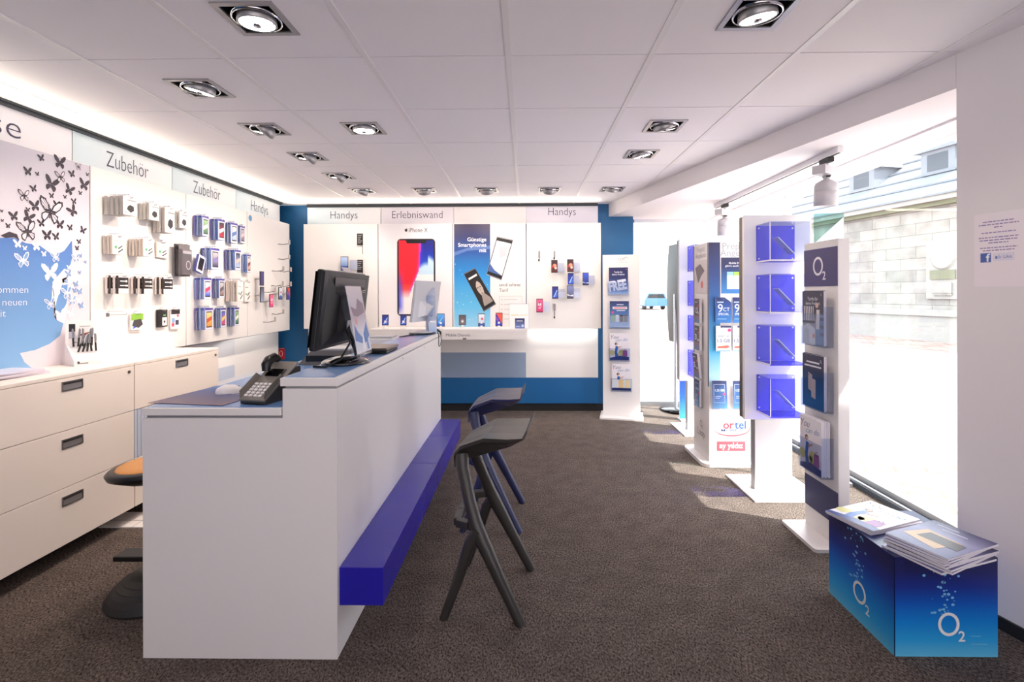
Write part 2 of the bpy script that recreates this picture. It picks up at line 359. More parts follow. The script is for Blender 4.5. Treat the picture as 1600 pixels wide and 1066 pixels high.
# parked car far down the street
car = thing('parked_car', 'small blue car parked far down the sunny street', 'car', (10.9, 42, -.02), R(8))
mb = MB(); mb.prism([(-1.0, .3), (1.0, .3), (1.02, .75), (.9, .95), (.72, 1.38), (-.72, 1.38), (-.9, .95), (-1.02, .75)], 0, 3.9, 'car_blue'); mb.build('car_body', car, .06)
mb = MB(); mb.prism([(-.78, .97), (.78, .97), (.62, 1.3), (-.62, 1.3)], -.01, -.005, 'black'); mb.build('windscreen', car)
for x in (-.82, .82):
    for y in (.6, 3.1):
        mb = MB(); mb.M = T(x, y, .3) @ Ry(R(90)); mb.lathe([(.0, -.1), (.3, -.1), (.3, .1), (0, .1)], 20, 'black'); mb.build('wheel', car)
bd = thing('town_house', 'pale rendered house far down the street', 'building', (15, 60, -.02), 0)
mb = MB(); mb.box(-6, 6, 0, 8, 0, 6, 'pale_plaster'); mb.build('wall', bd)
mb = MB(); mb.prism([(-6.4, 6), (6.4, 6), (0, 10)], -.3, 8.3, 'pale_plaster'); mb.build('roof', bd)
for x in (-3.6, 0, 3.6):
    for z in (1, 3.6):
        mb = MB(); mb.box(x - .6, x + .6, -.05, 0, z, z + 1.5, 'stone_plain'); mb.build('window', bd)

# ------------------------------------------------------------------ recessed downlights
def downlight(i, j, ax, ay, label, aim, power, spot_col=WARM, drop=0.0):
    cx, cy = X0 + (i + .5) * TS, Y0 + (j + .5) * TS
    t = thing('downlight', label, 'ceiling light', (cx, cy, ZC), 0, 'square recessed downlights in the tiled ceiling')
    mb = MB(); h, k = .113, .092
    for a in ((-h, h, -h, -k), (-h, h, k, h), (-h, -k, -k, k), (k, h, -k, k)): mb.box(a[0], a[1], a[2], a[3], -.006, .004, 'alu')
    mb.build('frame', t)
    mb = MB(); 
    for a in ((-.096, .096, -.096, -.092), (-.096, .096, .092, .096), (-.096, -.092, -.092, .092), (.092, .096, -.092, .092)): mb.box(a[0], a[1], a[2], a[3], 0, .12, 'matt_black')
    mb.box(-.096, .096, -.096, .096, .116, .12, 'matt_black'); mb.build('housing', t)
    M = T(0, 0, .0 - drop) @ Rx(ay) @ Ry(ax)
    mb = MB(); mb.M = T(0, 0, .004) @ Rx(ay * .25); mb.lathe([(.082, -.012), (.088, -.012), (.088, .012), (.082, .012), (.082, -.012)], 32, 'chrome', cap=False); mb.build('gimbal_ring', t)
    mb = MB(); mb.M = M; mb.lathe([(.062, -.02), (.066, -.022), (.070, -.018), (.068, .01), (.045, .035), (.02, .05), (0, .05)], 32, 'alu', cap=False); lp = mb.build('lamp', t)
    mb = MB(); mb.M = M; mb.lathe([(.0, -.004), (.022, -.004), (.06, -.016), (.062, -.019)], 32, 'lit_disc', cap=False); mb.build('reflector', lp)
    mb = MB(); mb.M = M; mb.box(-.062, .062, -.004, .004, -.024, -.020, 'chrome'); mb.lathe([(0, -.03), (.014, -.03), (.014, -.02)], 16, 'chrome'); mb.build('glare_cap', lp)
    l = bpy.data.lights.new('downlight_bulb', 'SPOT'); l.energy = power; l.color = spot_col; l.spot_size = R(105); l.spot_blend = .9; l.shadow_soft_size = .05
    o = bpy.data.objects.new('downlight_bulb', l); COL.objects.link(o); o.parent = t; o.location = (0, 0, -.07)
    o.rotation_euler = (-(Vector(aim))).to_track_quat('Z', 'Y').to_euler()
LL = [(-2, -1, 0, .06, 'downlight nearest the camera on the left half of the ceiling', (0, .1, -1), 15),
 (-3, 0, .25, .1, 'downlight nearest the camera in the row beside the left wall', (-.5, 0, -1), 40),
 (-3, 1, .75, 0, 'second downlight from the front beside the left wall, lamp swung out', (-.75, 0, -1), 48),
 (-2, 1, 0, .03, 'left-half downlight standing one tile inward of the wall row, lamp flat', (0, .1, -1), 18),
 (-3, 2, .75, 0, 'third downlight from the front beside the left wall, lamp swung out', (-.75, 0, -1), 48),
 (-3, 3, .95, 0, 'fourth downlight from the front beside the left wall, lamp swung far out', (-.75, 0, -1), 48),
 (-3, 4, .6, .45, 'leftmost downlight of the back row, in the far left corner', (-.5, .6, -1), 22),
 (-2, 4, 0, .8, 'second downlight from the left in the back row', (0, .7, -1), 22),
 (-1, 4, 0, .8, 'middle downlight of the back row', (0, .7, -1), 22),
 (0, 4, 0, .8, 'fourth downlight from the left in the back row', (0, .7, -1), 22),
 (1, 4, .1, .45, 'rightmost downlight of the back row, next to the beam', (0, .6, -1), 20),
 (1, 2, -.25, .1, 'second downlight from the back on the right side by the beam', (.3, 0, -1), 14),
 (1, 1, -.3, .25, 'third downlight from the back on the right side by the beam', (.3, 0, -1), 14),
 (1, -1, -.15, .15, 'downlight at the top right of the picture, lamp tilted steeply', (.4, 0, -1), 14)]
for q in LL: downlight(q[0], q[1], q[2], q[3], q[4], q[5], q[6])

# ------------------------------------------------------------------ track and spotlights under the beam
tr = MB(); tr.box(1.89, 1.925, 3.06, 5.06, 2.212, 2.25, 'white_metal'); tr.box(1.90, 1.915, 3.07, 5.05, 2.209, 2.212, 'matt_black')
tag(tr.build('lighting_track'), 'white lighting track screwed under the window soffit', 'light track')
def trackspot(y, label):
    t = thing('track_spotlight', label, 'spotlight', (1.907, y, 2.21), 0, 'spotlights on the window track')
    mb = MB(); mb.box(-.018, .018, -.05, .05, -.03, 0, 'matt_black'); mb.tube([(0, 0, -.03), (0, 0, -.055)], .012, 12, 'lamp_grey'); mb.build('adapter', t)
    mb = MB(); mb.M = Rz(R(35)); mb.box(-.105, .105, -.04, .04, -.11, -.055, 'lamp_grey'); mb.build('gear_box', t, .004)
    mb = MB(); mb.tube([(0, 0, -.10), (0, 0, -.145)], .02, 16, 'lamp_grey'); mb.box(-.012, .012, -.025, .025, -.12, -.105, 'matt_black'); mb.build('joint', t)
    mb = MB(); mb.M = T(0, 0, -.135) @ Rx(R(4)); mb.lathe([(.03, 0), (.062, -.02), (.068, -.04), (.068, -.072), (.0665, -.073), (.0665, -.075), (.068, -.076), (.068, -.165), (.060, -.165), (.052, -.11)], 32, 'lamp_grey'); hd = mb.build('lamp_head', t)
    mb = MB(); mb.M = T(0, 0, -.135) @ Rx(R(4)); mb.lathe([(0, -.150), (.060, -.150)], 32, 'lit_soft'); mb.build('lamp_glass', hd)
    l = bpy.data.lights.new('spotlight_bulb', 'SPOT'); l.energy = 30; l.color = WARM; l.spot_size = R(75); l.spot_blend = .6; l.shadow_soft_size = .05
    o = bpy.data.objects.new('spotlight_bulb', l); COL.objects.link(o); o.parent = t; o.location = (0, 0, -.34); o.rotation_euler = (R(4), 0, 0)
trackspot(3.2, 'grey cylinder spotlight at the near end of the window track')
trackspot(4.82, 'grey cylinder spotlight at the far end of the window track')

# ------------------------------------------------------------------ service counter
ct = thing('service_counter', 'long white two-level shop counter in the left foreground', 'counter', (-1.07, 1.851, 0))
Lc, x0, xm, x1 = 2.25, -.365, .159, .366
mb = MB(); mb.prism([(x0, 0), (x1, 0), (x1, 1.008), (xm + .004, 1.008), (xm + .004, .898), (x0, .898)], 0, .03, 'laminate')
mb.box(x1 - .025, x1, .03, Lc, 0.0, 1.008, 'laminate'); mb.prism([(x0, 0), (x1, 0), (x1, 1.008), (xm + .004, 1.008), (xm + .004, .898), (x0, .898)], Lc, Lc + .02, 'laminate')
mb.box(xm + .004, xm + .02, .03, Lc, .898, 1.008, 'laminate'); mb.build('body', ct, .0015)
mb = MB(); mb.box(x0 - .004, xm, -.004, Lc + .02, .908, .935, 'laminate'); mb.box(x0 + .01, xm, .008, Lc, .898, .908, 'alu'); lo = mb.build('worktop', ct, .002)
mb = MB(); mb.box(x0 + .01, xm - .006, .012, Lc, .935, .9365, 'blue_top'); mb.build('desk_pad', lo)
mb = MB(); mb.box(xm - .004, x1 + .004, -.004, Lc + .022, 1.017, 1.048, 'laminate'); mb.box(xm + .012, x1 - .004, .006, Lc + .01, 1.008, 1.017, 'alu'); hi = mb.build('bar_top', ct, .002)
mb = MB(); mb.box(xm + .004, x1 - .012, .010, Lc, 1.048, 1.0495, 'blue_top'); mb.build('desk_pad', hi)
for y in (1.0, 1.6): mb = MB(); mb.tube([(x1, y, .992), (x1 + .002, y, .992)], .004, 10, 'steel'); mb.build('screw', ct)
bn = thing('counter_shelf', 'glossy royal blue bag shelf running along the customer side of the counter', 'shelf', (-.704, 1.87, .19))
for a, b in ((0, 1.155), (1.158, 1.735), (1.738, 2.22)):
    mb = MB(); mb.box(.001, .166, a, b, 0, .143, 'bench_blue'); mb.build('shelf_segment', bn, .0015)

# ------------------------------------------------------------------ bar stools
def stool(loc, rz, label, m):
    t = thing('bar_stool', label, 'bar stool', loc, rz, 'moulded bar stools at the counter')
    W_ = .185
    def sym(s, pts): return [(p[0], p[1] * s, p[2]) for p in pts]
    mb = MB()     # seat: faceted shell with thickness
    # stations along x: (x, half width, z edge, z middle)
    st = [(-.146, .098, .612, .612), (-.142, .114, .664, .668), (-.112, .128, .700, .706), (.0, .172, .750, .742), (.10, .178, .751, .745), (.165, .176, .755, .749), (.188, .172, .790, .788)]
    vt, vb = [], []
    th = [.03, .060, .090, .085, .055, .026, .008]
    for (x, w, ze, zm), q in zip(st, th):
        vt += [(x, -w, ze), (x, -w * .35, zm), (x, w * .35, zm), (x, w, ze)]
        vb += [(x, -w * .99, ze - .006 if q < .03 else ze - .016), (x, -w * .45, zm - q), (x, w * .45, zm - q), (x, w * .99, ze - .006 if q < .03 else ze - .016)]
    n = len(st); v = vt + vb; o = len(vt); f = []
    for i in range(n - 1):
        for k in range(3):
            a = i * 4 + k; f.append((a, a + 4, a + 5, a + 1)); f.append((o + a, o + a + 1, o + a + 5, o + a + 4))
        a = i * 4; f.append((a, o + a, o + a + 4, a + 4)); a = i * 4 + 3; f.append((a, a + 4, o + a + 4, o + a))
    for k in range(3): f.append((k, k + 1, o + k + 1, o + k)); a = (n - 1) * 4 + k; f.append((a, o + a, o + a + 1, a + 1))
    mb.add(v, f, m); mb.build('seat', t, .006, 3)
    nd = [(-.125, .10, .63), (-.118, .115, .60), (-.02, .175, .40)]
    for s in (-1, 1):
        mb = MB(); mb.tube(sym(s, [(-.112, .092, .655), (-.102, .112, .60), (-.064, .150, .48), (-.036, .170, .40), (-.008, .180, .335), (.07, .194, .18), (.163, .207, .0)]), [.031, .028, .026, .028, .031, .025, .021], 12, m); mb.build('leg', t)
        mb = MB(); mb.tube(sym(s, [(-.018, .180, .37), (-.055, .184, .315), (-.10, .192, .17), (-.163, .207, .0)]), [.027, .025, .022, .018], 12, m); mb.build('leg', t)
    mb = MB()     # footrest loop
    pts = [(-.02, -.178, .385), (-.06, -.172, .385), (-.118, -.150, .385), (-.128, -.05, .385), (-.128, .05, .385), (-.118, .150, .385), (-.06, .172, .385), (-.02, .178, .385)]
    for a, b in zip(pts, pts[1:]):
        d = Vector((b[0] - a[0], b[1] - a[1], 0)).normalized(); nn = Vector((d.y, -d.x, 0)) * .016
        vv = [(a[0] - nn.x, a[1] - nn.y, a[2] + .014), (a[0] + nn.x, a[1] + nn.y, a[2] + .014), (b[0] + nn.x, b[1] + nn.y, b[2] + .014), (b[0] - nn.x, b[1] - nn.y, b[2] + .014)]
        vv += [(p[0], p[1], p[2] - .034) for p in vv]
        mb.add(vv, [(0, 1, 2, 3), (7, 6, 5, 4), (0, 3, 7, 4), (1, 5, 6, 2), (0, 4, 5, 1), (3, 2, 6, 7)], m)
    mb.build('footrest', t, .004)
stool((-.162, 2.276, 0), R(-6.5), 'dark grey moulded plastic bar stool nearest the camera at the counter', 'stool_grey')
stool((-.195, 3.055, 0), R(-2), 'dark blue moulded plastic bar stool behind the grey one', 'stool_blue')

# ------------------------------------------------------------------ standing stool behind the counter
ss = thing('standing_stool', 'black standing stool with orange round seat and ribbed dome foot', 'stool', (-1.68, 2.26, 0))
mb = MB(); mb.lathe([(.0, 0), (.195, 0), (.2, .012), (.19, .03), (.188, .034), (.175, .05), (.172, .054), (.155, .068), (.152, .072), (.13, .084), (.127, .088), (.10, .097), (.05, .104), (0, .106)], 40, 'matt_black', smooth=False); mb.build('foot', ss)
mb = MB(); mb.tube([(0, 0, .1), (0, 0, .55)], .025, 14, 'black'); mb.build('column', ss)
mb = MB(); mb.M = T(-.02, 0, .17); mb.box(-.16, .0, -.04, .04, -.012, .012, 'black'); mb.build('pedal', ss, .004)
mb = MB(); mb.M = T(0, 0, .55) @ Ry(R(-4)); mb.lathe([(.0, -.03), (.12, -.02), (.185, .012), (.192, .03), (.18, .042), (.155, .044)], 40, 'black'); st_ = mb.build('seat', ss)
mb = MB(); mb.M = T(0, 0, .55) @ Ry(R(-4)); mb.lathe([(.155, .043), (.15, .05), (.08, .046), (0, .043)], 40, 'orange_pad'); mb.build('seat_pad', st_)

# ------------------------------------------------------------------ drawer cabinets on the left
def cabinet(ya, yb, label, low):
    t = thing('drawer_cabinet', label, 'cabinet', (-2.335, (ya + yb) / 2, 0), R(90), 'white drawer cabinets along the left wall')
    h = (yb - ya) / 2
    mb = MB(); mb.box(-h, h, .02, .40, .09, .938, 'cream'); mb.box(-h + .01, h - .01, .16, .38, 0, .09, 'dark_base'); mb.build('body', t)
    mb = MB(); mb.box(-h, h, 0, .42, .938, .956, 'cream'); mb.build('top', t, .002)
    zs = [(.672, .936), (.383, .669), (.094, .380)]
    for i, (a, b) in enumerate(zs):
        if low and i == 1:
            mb = MB(); mb.box(-h + .003, h - .003, .002, .02, a, b, 'print', (206, 214, 232))
            for k in range(28): x = -h + .02 + k * (2 * h - .04) / 27; mb.box(x - .001, x + .001, 0, .003, a, b, 'print', (160, 172, 200))
            mb.build('roller_shutter', t); continue
        mb = MB(); mb.box(-h + .002, h - .002, 0, .019, a, b, 'cream'); d = mb.build('drawer', t, .0015)
        if low and i == 2: continue
        mb = MB(); zc = b - .065 if i else b - .04; xk = .0
        for q in ((-.06, .06, zc + .018, zc + .024), (-.06, .06, zc - .024, zc - .018), (-.06, -.054, zc - .018, zc + .018), (.054, .06, zc - .018, zc + .018)): mb.box(q[0], q[1], -.004, .0, q[2], q[3], 'steel')
        mb.box(-.054, .054, -.0012, 0, zc - .018, zc + .018, 'alu'); mb.box(-.054, .054, -.003, -.0012, zc + .008, zc + .018, 'dark_plastic'); mb.build('handle', d)
        if i == 0: mb = MB(); mb.tube([(h - .04, -.004, .905), (h - .04, .0, .905)], .009, 14, 'bronze'); mb.build('lock', t)
cabinet(2.132, 2.948, 'white drawer cabinet with three drawers at the left picture edge', False)
cabinet(2.952, 3.768, 'white cabinet further back with one drawer above a ribbed shutter', True)
cabinet(1.312, 2.128, 'white drawer cabinet cut off by the left picture edge', False)
mb = MB(); mb.box(-2.55, -2.06, 2.88, 3.08, 0, .006, 'laminate'); mb.box(-2.30, -2.298, 2.88, 3.08, .006, .0065, 'black'); mb.box(-2.55, -2.06, 2.965, 2.968, .006, .0065, 'black')
tag(mb.build('floor_plate'), 'small white floor plate on the carpet below the left cabinets', 'floor plate')

# ------------------------------------------------------------------ left wall: header, lower panels, slat panels
XP, XH = -2.68, -2.79
mb = MB(); mb.box(XH - .02, XH + .02, -1, 5.64, 2.372, 2.40, 'dark_rail'); mb.box(XH + .02, XH + .035, -1, 5.64, 2.388, 2.40, 'dark_rail')
tag(mb.build('header_rail'), 'dark rail under the ceiling above the left header boards', 'rail')
HB, HT = 2.13, 2.374
def header(loc, rz, w, txt, label, tcol=(62, 56, 82), c0=(236, 236, 238), c1=(222, 220, 226), tx=0, th=.112, tz=None, flat=None, tw=None):
    t = thing('header_board', label, 'sign', loc, rz, 'header boards over the goods walls')
    mb = MB(); mb.box(-w / 2, w / 2, .002, .03, HB, HT, 'print', (232, 234, 236))
    n = 8
    for k in range(n):
        a, b = k / n, (k + 1) / n
        if flat: ca = cb = flat
        else:
            g = lambda q: (204 + 30 * q, 220 + 12 * q, 228 + 6 * q); ca, cb = g(a), g(b)
        xa, xb = -w / 2 + w * a, -w / 2 + w * b
        mb.poly([(xa, HB), (xb, HB), (xb, HT), (xa, HT)], 0, (lambda p, xa=xa, xb=xb, ca=ca, cb=cb: tuple(ca[i] + (cb[i] - ca[i]) * (p[0] - xa) / (xb - xa) for i in range(3))))
    mb.build('board', t)
    if txt: mb = MB(); mb.text(txt, tx, tz or 2.216, th / .73, -.0015, tcol, 'c', -.012, w=tw); mb.build('lettering', t)
    mb = MB(); mb.box(-w / 2 + .1, w / 2 - .1, .03, .08, 2.25, 2.28, 'alu'); mb.build('bracket', t)
hw = .863
header((XH, 3.04 - .435, 0), R(90), hw, 'Kasse', 'pale header board reading Kasse, only its end in the picture', tx=-.11, th=.128, flat=(228, 226, 232), tw=.46)
header((XH, 3.04 + .435, 0), R(90), hw, 'Zubehör', 'pale blue header board reading Zubehör nearest the camera', tw=.37)
header((XH, 3.91 + .435, 0), R(90), hw, 'Zubehör', 'pale blue header board reading Zubehör further back on the left wall', tw=.37)
header((XH, 4.78 + .430, 0), R(90), .853, 'Handys', 'pale blue header board reading Handys at the far end of the left wall', tw=.33)
PB, PT = .955, 2.155
def wallpanel(ya, yb, label, disc=None, hooks=()):
    t = thing('pegboard', label, 'display panel', (XP, (ya + yb) / 2, 0), R(90), 'cream display panels on the left wall'); h = (yb - ya) / 2
    mb = MB(); mb.box(-h + .002, h - .002, 0, .035, PB, PT, 'panel'); mb.build('board', t, .002)
    mb = MB(); mb.box(-h + .1, h - .1, .035, .21, 1.2, 1.23, 'alu'); mb.box(-h + .1, h - .1, .035, .21, 2.0, 2.03, 'alu'); mb.build('bracket', t)
    return t
p1 = wallpanel(2.172, 3.038, 'cream wall panel with the butterfly print at the left edge')
p2 = wallpanel(3.042, 3.908, 'cream wall panel of boxed accessories in the middle of the left wall')
p3 = wallpanel(3.912, 4.775, 'cream wall panel full of blue phone cases on the left wall')
p4 = wallpanel(4.779, 5.640, 'cream wall panel with phone holders at the far end of the left wall')
# lower wall behind the cabinets and at the end
mb = MB(); mb.box(-2.89, -2.82, 1.2, 5.66, .085, .93, 'panel'); mb.box(-2.8205, -2.818, 3.7, 4.80, .56, .68, 'print', (200, 208, 226)); mb.box(-2.8205, -2.818, 3.7, 5.66, .085, .56, 'print', (232, 234, 240))
mb.box(-2.8205, -2.818, 3.7, 4.80, .78, .93, 'print', (222, 220, 224))
tag(mb.build('wall_cladding'), 'white cladding with pale blue squares below the left wall panels', 'wall panel')
mb = MB(); p = onX(391, 341, XP + .001); mb.M = T(XP + .0015, p[1], p[2]) @ Rz(R(90)); mb.disc(0, 0, .030, 0, (70, 140, 190)); mb.ring(0, 0, .032, .032, .003, -.0003, (210, 226, 236)); mb.prism([(.030 * math.cos(2 * math.pi * k / 20), .030 * math.sin(2 * math.pi * k / 20)) for k in range(20)], .0002, .0014, 'print', (60, 130, 180))
tag(mb.build('round_sticker'), 'round blue sticker at the top of the left wall under the word Handys', 'sticker')

# butterfly print
def bfly(mb, x, z, s, a, col, y, outline=False, ax=1.0):
    c_, s_ = math.cos(a), math.sin(a)
    def P(pts): return [(x + (px * ax * c_ - pz * s_) * s, z + (px * ax * s_ + pz * c_) * s) for px, pz in pts]
    up = [(0, 0), (.12, .30), (.38, .55), (.62, .60), (.66, .42), (.52, .18), (.30, -.02)]
    lo = [(0, -.02), (.28, -.04), (.46, -.16), (.44, -.38), (.28, -.52), (.10, -.32)]
    for k in (1, -1):
        for w in (up, lo):
            mb.poly(P([(px * k, pz) for px, pz in w]), y, col)
            if outline:
                cx_ = sum(p[0] for p in w) / len(w); cz_ = sum(p[1] for p in w) / len(w)
                mb.poly(P([((cx_ + (px - cx_) * .70) * k, cz_ + (pz - cz_) * .70) for px, pz in w]), y - .0004, outline)
                for p in w[1:]: mb.poly(P([(0, 0), (p[0] * k, p[1]), (p[0] * k * .96 + .03, p[1] * .96 + .03)]), y - .0007, col)
    mb.poly(P([(-.03, .16), (.03, .16), (.035, -.3), (-.035, -.3)]), y - .0002, col)
    mb.poly(P([(0, .14), (.16, .42), (.17, .41)]), y - .0002, col); mb.poly(P([(0, .14), (-.16, .42), (-.17, .41)]), y - .0002, col)
def PW(u, v, X=XP): p = onX(u, v, X); return (p[1] - 2.605, p[2])     # local x,z on the poster panel
mb = MB(); yy = -.0006
mb.rect(-.429, .429, PB + .003, PT - .003, yy, (222, 214, 222), (206, 202, 214))
bl = [(0, 372), (22, 372), (40, 380), (62, 384), (84, 400), (100, 392), (112, 376), (113, 400), (106, 430), (104, 470), (100, 500), (94, 524), (78, 537), (55, 547), (31, 552), (38, 566), (52, 577), (-4, 584), (-40, 590), (-40, 374)]
def bg_(p): q = min(1, max(0, (p[2] - .96) / .75)); return (134 - 60 * q, 180 - 64 * q, 222 - 36 * q)
bl2 = []
mb.poly([PW(*q) for q in bl], yy - .0006, bg_)
dark = (58, 50, 62); white = (240, 238, 244)
for a0_, pts in ((dark, [(0, 368), (14, 362), (26, 366), (30, 376), (22, 371), (8, 372)]), (white, [(96, 436), (112, 430), (136, 446), (114, 442), (98, 446)]), (white, [(82, 440), (100, 420), (112, 424), (96, 446), (88, 470), (84, 494), (96, 488), (106, 470), (100, 506), (88, 500), (80, 470)])):
    mb.poly([PW(*q) for q in pts], yy - .0012, a0_)
rr = random.Random(3)
for (u, v, s, a, o) in [(64, 247, .030, .3, 0), (93, 254, .058, 0, 0), (122, 261, .030, .1, 1), (43, 268, .036, .1, 0), (58, 272, .018, .3, 0), (112, 272, .032, .3, 0), (80, 288, .068, -.2, 0), (94, 277, .050, .2, 1), (131, 289, .054, -.1, 0), (136, 273, .018, 0, 0), (108, 297, .048, -.3, 0), (52, 295, .030, .3, 0), (37, 306, .048, .1, 1), (125, 302, .020, 0, 0), (80, 306, .024, .1, 0), (101, 308, .018, .1, 0), (115, 315, .028, .2, 0), (88, 320, .034, 0, 0), (54, 322, .046, .2, 0), (78, 331, .110, -.12, 1), (113, 330, .050, .6, 0), (43, 328, .020, 0, 0), (44, 340, .050, -.3, 0), (21, 338, .038, .2, 0), (12, 353, .020, 0, 0), (64, 349, .034, .2, 0), (93, 351, .042, 0, 0), (109, 356, .028, .2, 0), (42, 362, .082, .2, 1), (73, 368, .044, .1, 0), (87, 370, .034, .2, 0), (129, 360, .034, -.3, 0), (123, 378, .024, .2, 0), (120, 388, .022, .1, 0), (3, 345, .012, 0, 0), (2, 330, .012, 0, 0)]:
    q = PW(u, v, XP); bfly(mb, q[0], q[1], s * 1.15, a, dark, yy - .0018, (216, 210, 220) if o else False, .85)
for (u, v, s, a, o) in [(27, 381, .036, .1, 0), (38, 388, .020, 0, 0), (56, 385, .040, .1, 0), (35, 407, .062, .2, 1), (68, 397, .024, .1, 0), (86, 402, .044, .2, 1), (78, 426, .078, .1, 0), (88, 454, .042, .1, 0), (107, 418, .022, .1, 0), (78, 475, .050, .2, 1), (118, 404, .040, .2, 1), (104, 458, .055, .2, 1), (94, 492, .048, .2, 0), (112, 470, .045, .1, 1), (110, 490, .040, .3, 0), (122, 470, .030, .1, 0)]:
    q = PW(u, v, XP); bfly(mb, q[0], q[1], s * 1.15, a, white, yy - .0024, (120, 160, 210) if o else False, .85)
for (u, v, s) in [(106, 428, .035), (118, 444, .028), (125, 400, .02), (124, 456, .03), (133, 410, .016), (103, 440, .02), (126, 478, .03), (116, 454, .024), (124, 426, .018)]:
    q = PW(u, v, XP); bfly(mb, q[0], q[1], s * 1.1, .2, (130, 160, 205), yy - .0026, False, .85)
for tx_, u, v in (('Willkommen', 43, 458), ('in Ihrem neuen', 41, 477), ('Shop mit', 8, 495)):
    q = PW(u, v, XP); mb.text(tx_, q[0], q[1], .054, yy - .003, (232, 236, 246), 'r', -.008)
mb.build('butterfly_print', p1)

# ------------------------------------------------------------------ goods hanging on the left wall
def ordn(k): return ['front', 'second', 'third', 'fourth', 'fifth', 'sixth', 'seventh'][k]
def panel_of(y): return p2 if y < 3.91 else (p3 if y < 4.777 else p4)
def hookpart(Y, Z, L_):
    p = panel_of(Y); mb = MB(); x = Y - p.location.y
    mb.box(x - .012, x + .012, -.003, 0, Z - .012, Z + .012, 'steel'); mb.tube([(x, 0, Z), (x, -L_, Z + .002), (x, -L_ - .006, Z + .01)], .0022, 6, 'steel'); mb.tube([(x, 0, Z + .022), (x, -L_ * .95, Z + .022)], .0016, 6, 'steel')
    mb.box(x - .016, x + .016, -L_ * .95 - .001, -L_ * .95, Z + .012, Z + .034, 'print', (236, 234, 236))
    mb.build('hook', p)
def goods(C, pl, pf, pr, yt, yb, n, kind, name, cat, desc, grp, edge):
    ox, oy, k = C; pl, pf, pr = ox + pl * k, ox + pf * k, ox + pr * k; yt, yb = oy + yt * k, oy + yb * k
    Yn = onX(pl, yt, XP)[1]; zt = onX(pl, yt, XP)[2]; zb = onX(pl, yb, XP)[2]
    # depth of front pack from its near edge pixel, then its width
    r = ray(pf, yt); xf = r[0] / r[1] * Yn; xf = max(xf, XP + .02); r2 = ray(pr, yt); Yf = r2[1] / r2[0] * xf; w = min(.16, max(.05, Yf - Yn)); h = zt - zb
    D = max(.02, xf - XP - .004); hookpart(Yn + w / 2, zt - .008, D + .02)
    for i in range(n):       # i=0 is the front pack
        q = 0 if n == 1 else i / n
        x = xf - D * q; tk = min(.028, D / n * .62)
        lab = desc + (', ' + ordn(i) + ' pack' if n > 1 else '')
        t = thing(name, lab, cat, (x, Yn + w / 2, zt), R(90), grp)
        t.rotation_euler = (0, R(random.uniform(-1.5, 1.5)) if i else 0, R(90 + random.uniform(-5, 5)))
        mb = MB(); ec = edge[i % len(edge)]
        if kind == 'blister':
            mb.box(-w / 2, w / 2, .0, .0015, -h, 0, 'print', ec); mb.box(-w * .42, w * .42, -tk, 0, -h * .94, -h * .16, 'print', ec)
        else: mb.box(-w / 2, w / 2, 0, tk, -h, 0, 'print', ec)
        mb.build('pack', t)
        mb = MB()
        face(mb, kind if i == 0 else kind, w, h, -tk - .0004 if kind == 'blister' else -.0005, i)
        mb.build('label', t)
        if kind in ('case', 'greybox', 'beige'):
            mb = MB(); mb.box(-.012, .012, .001, .0016, -.004, .018, 'acrylic'); mb.build('hang_tab', t)
FC = {}
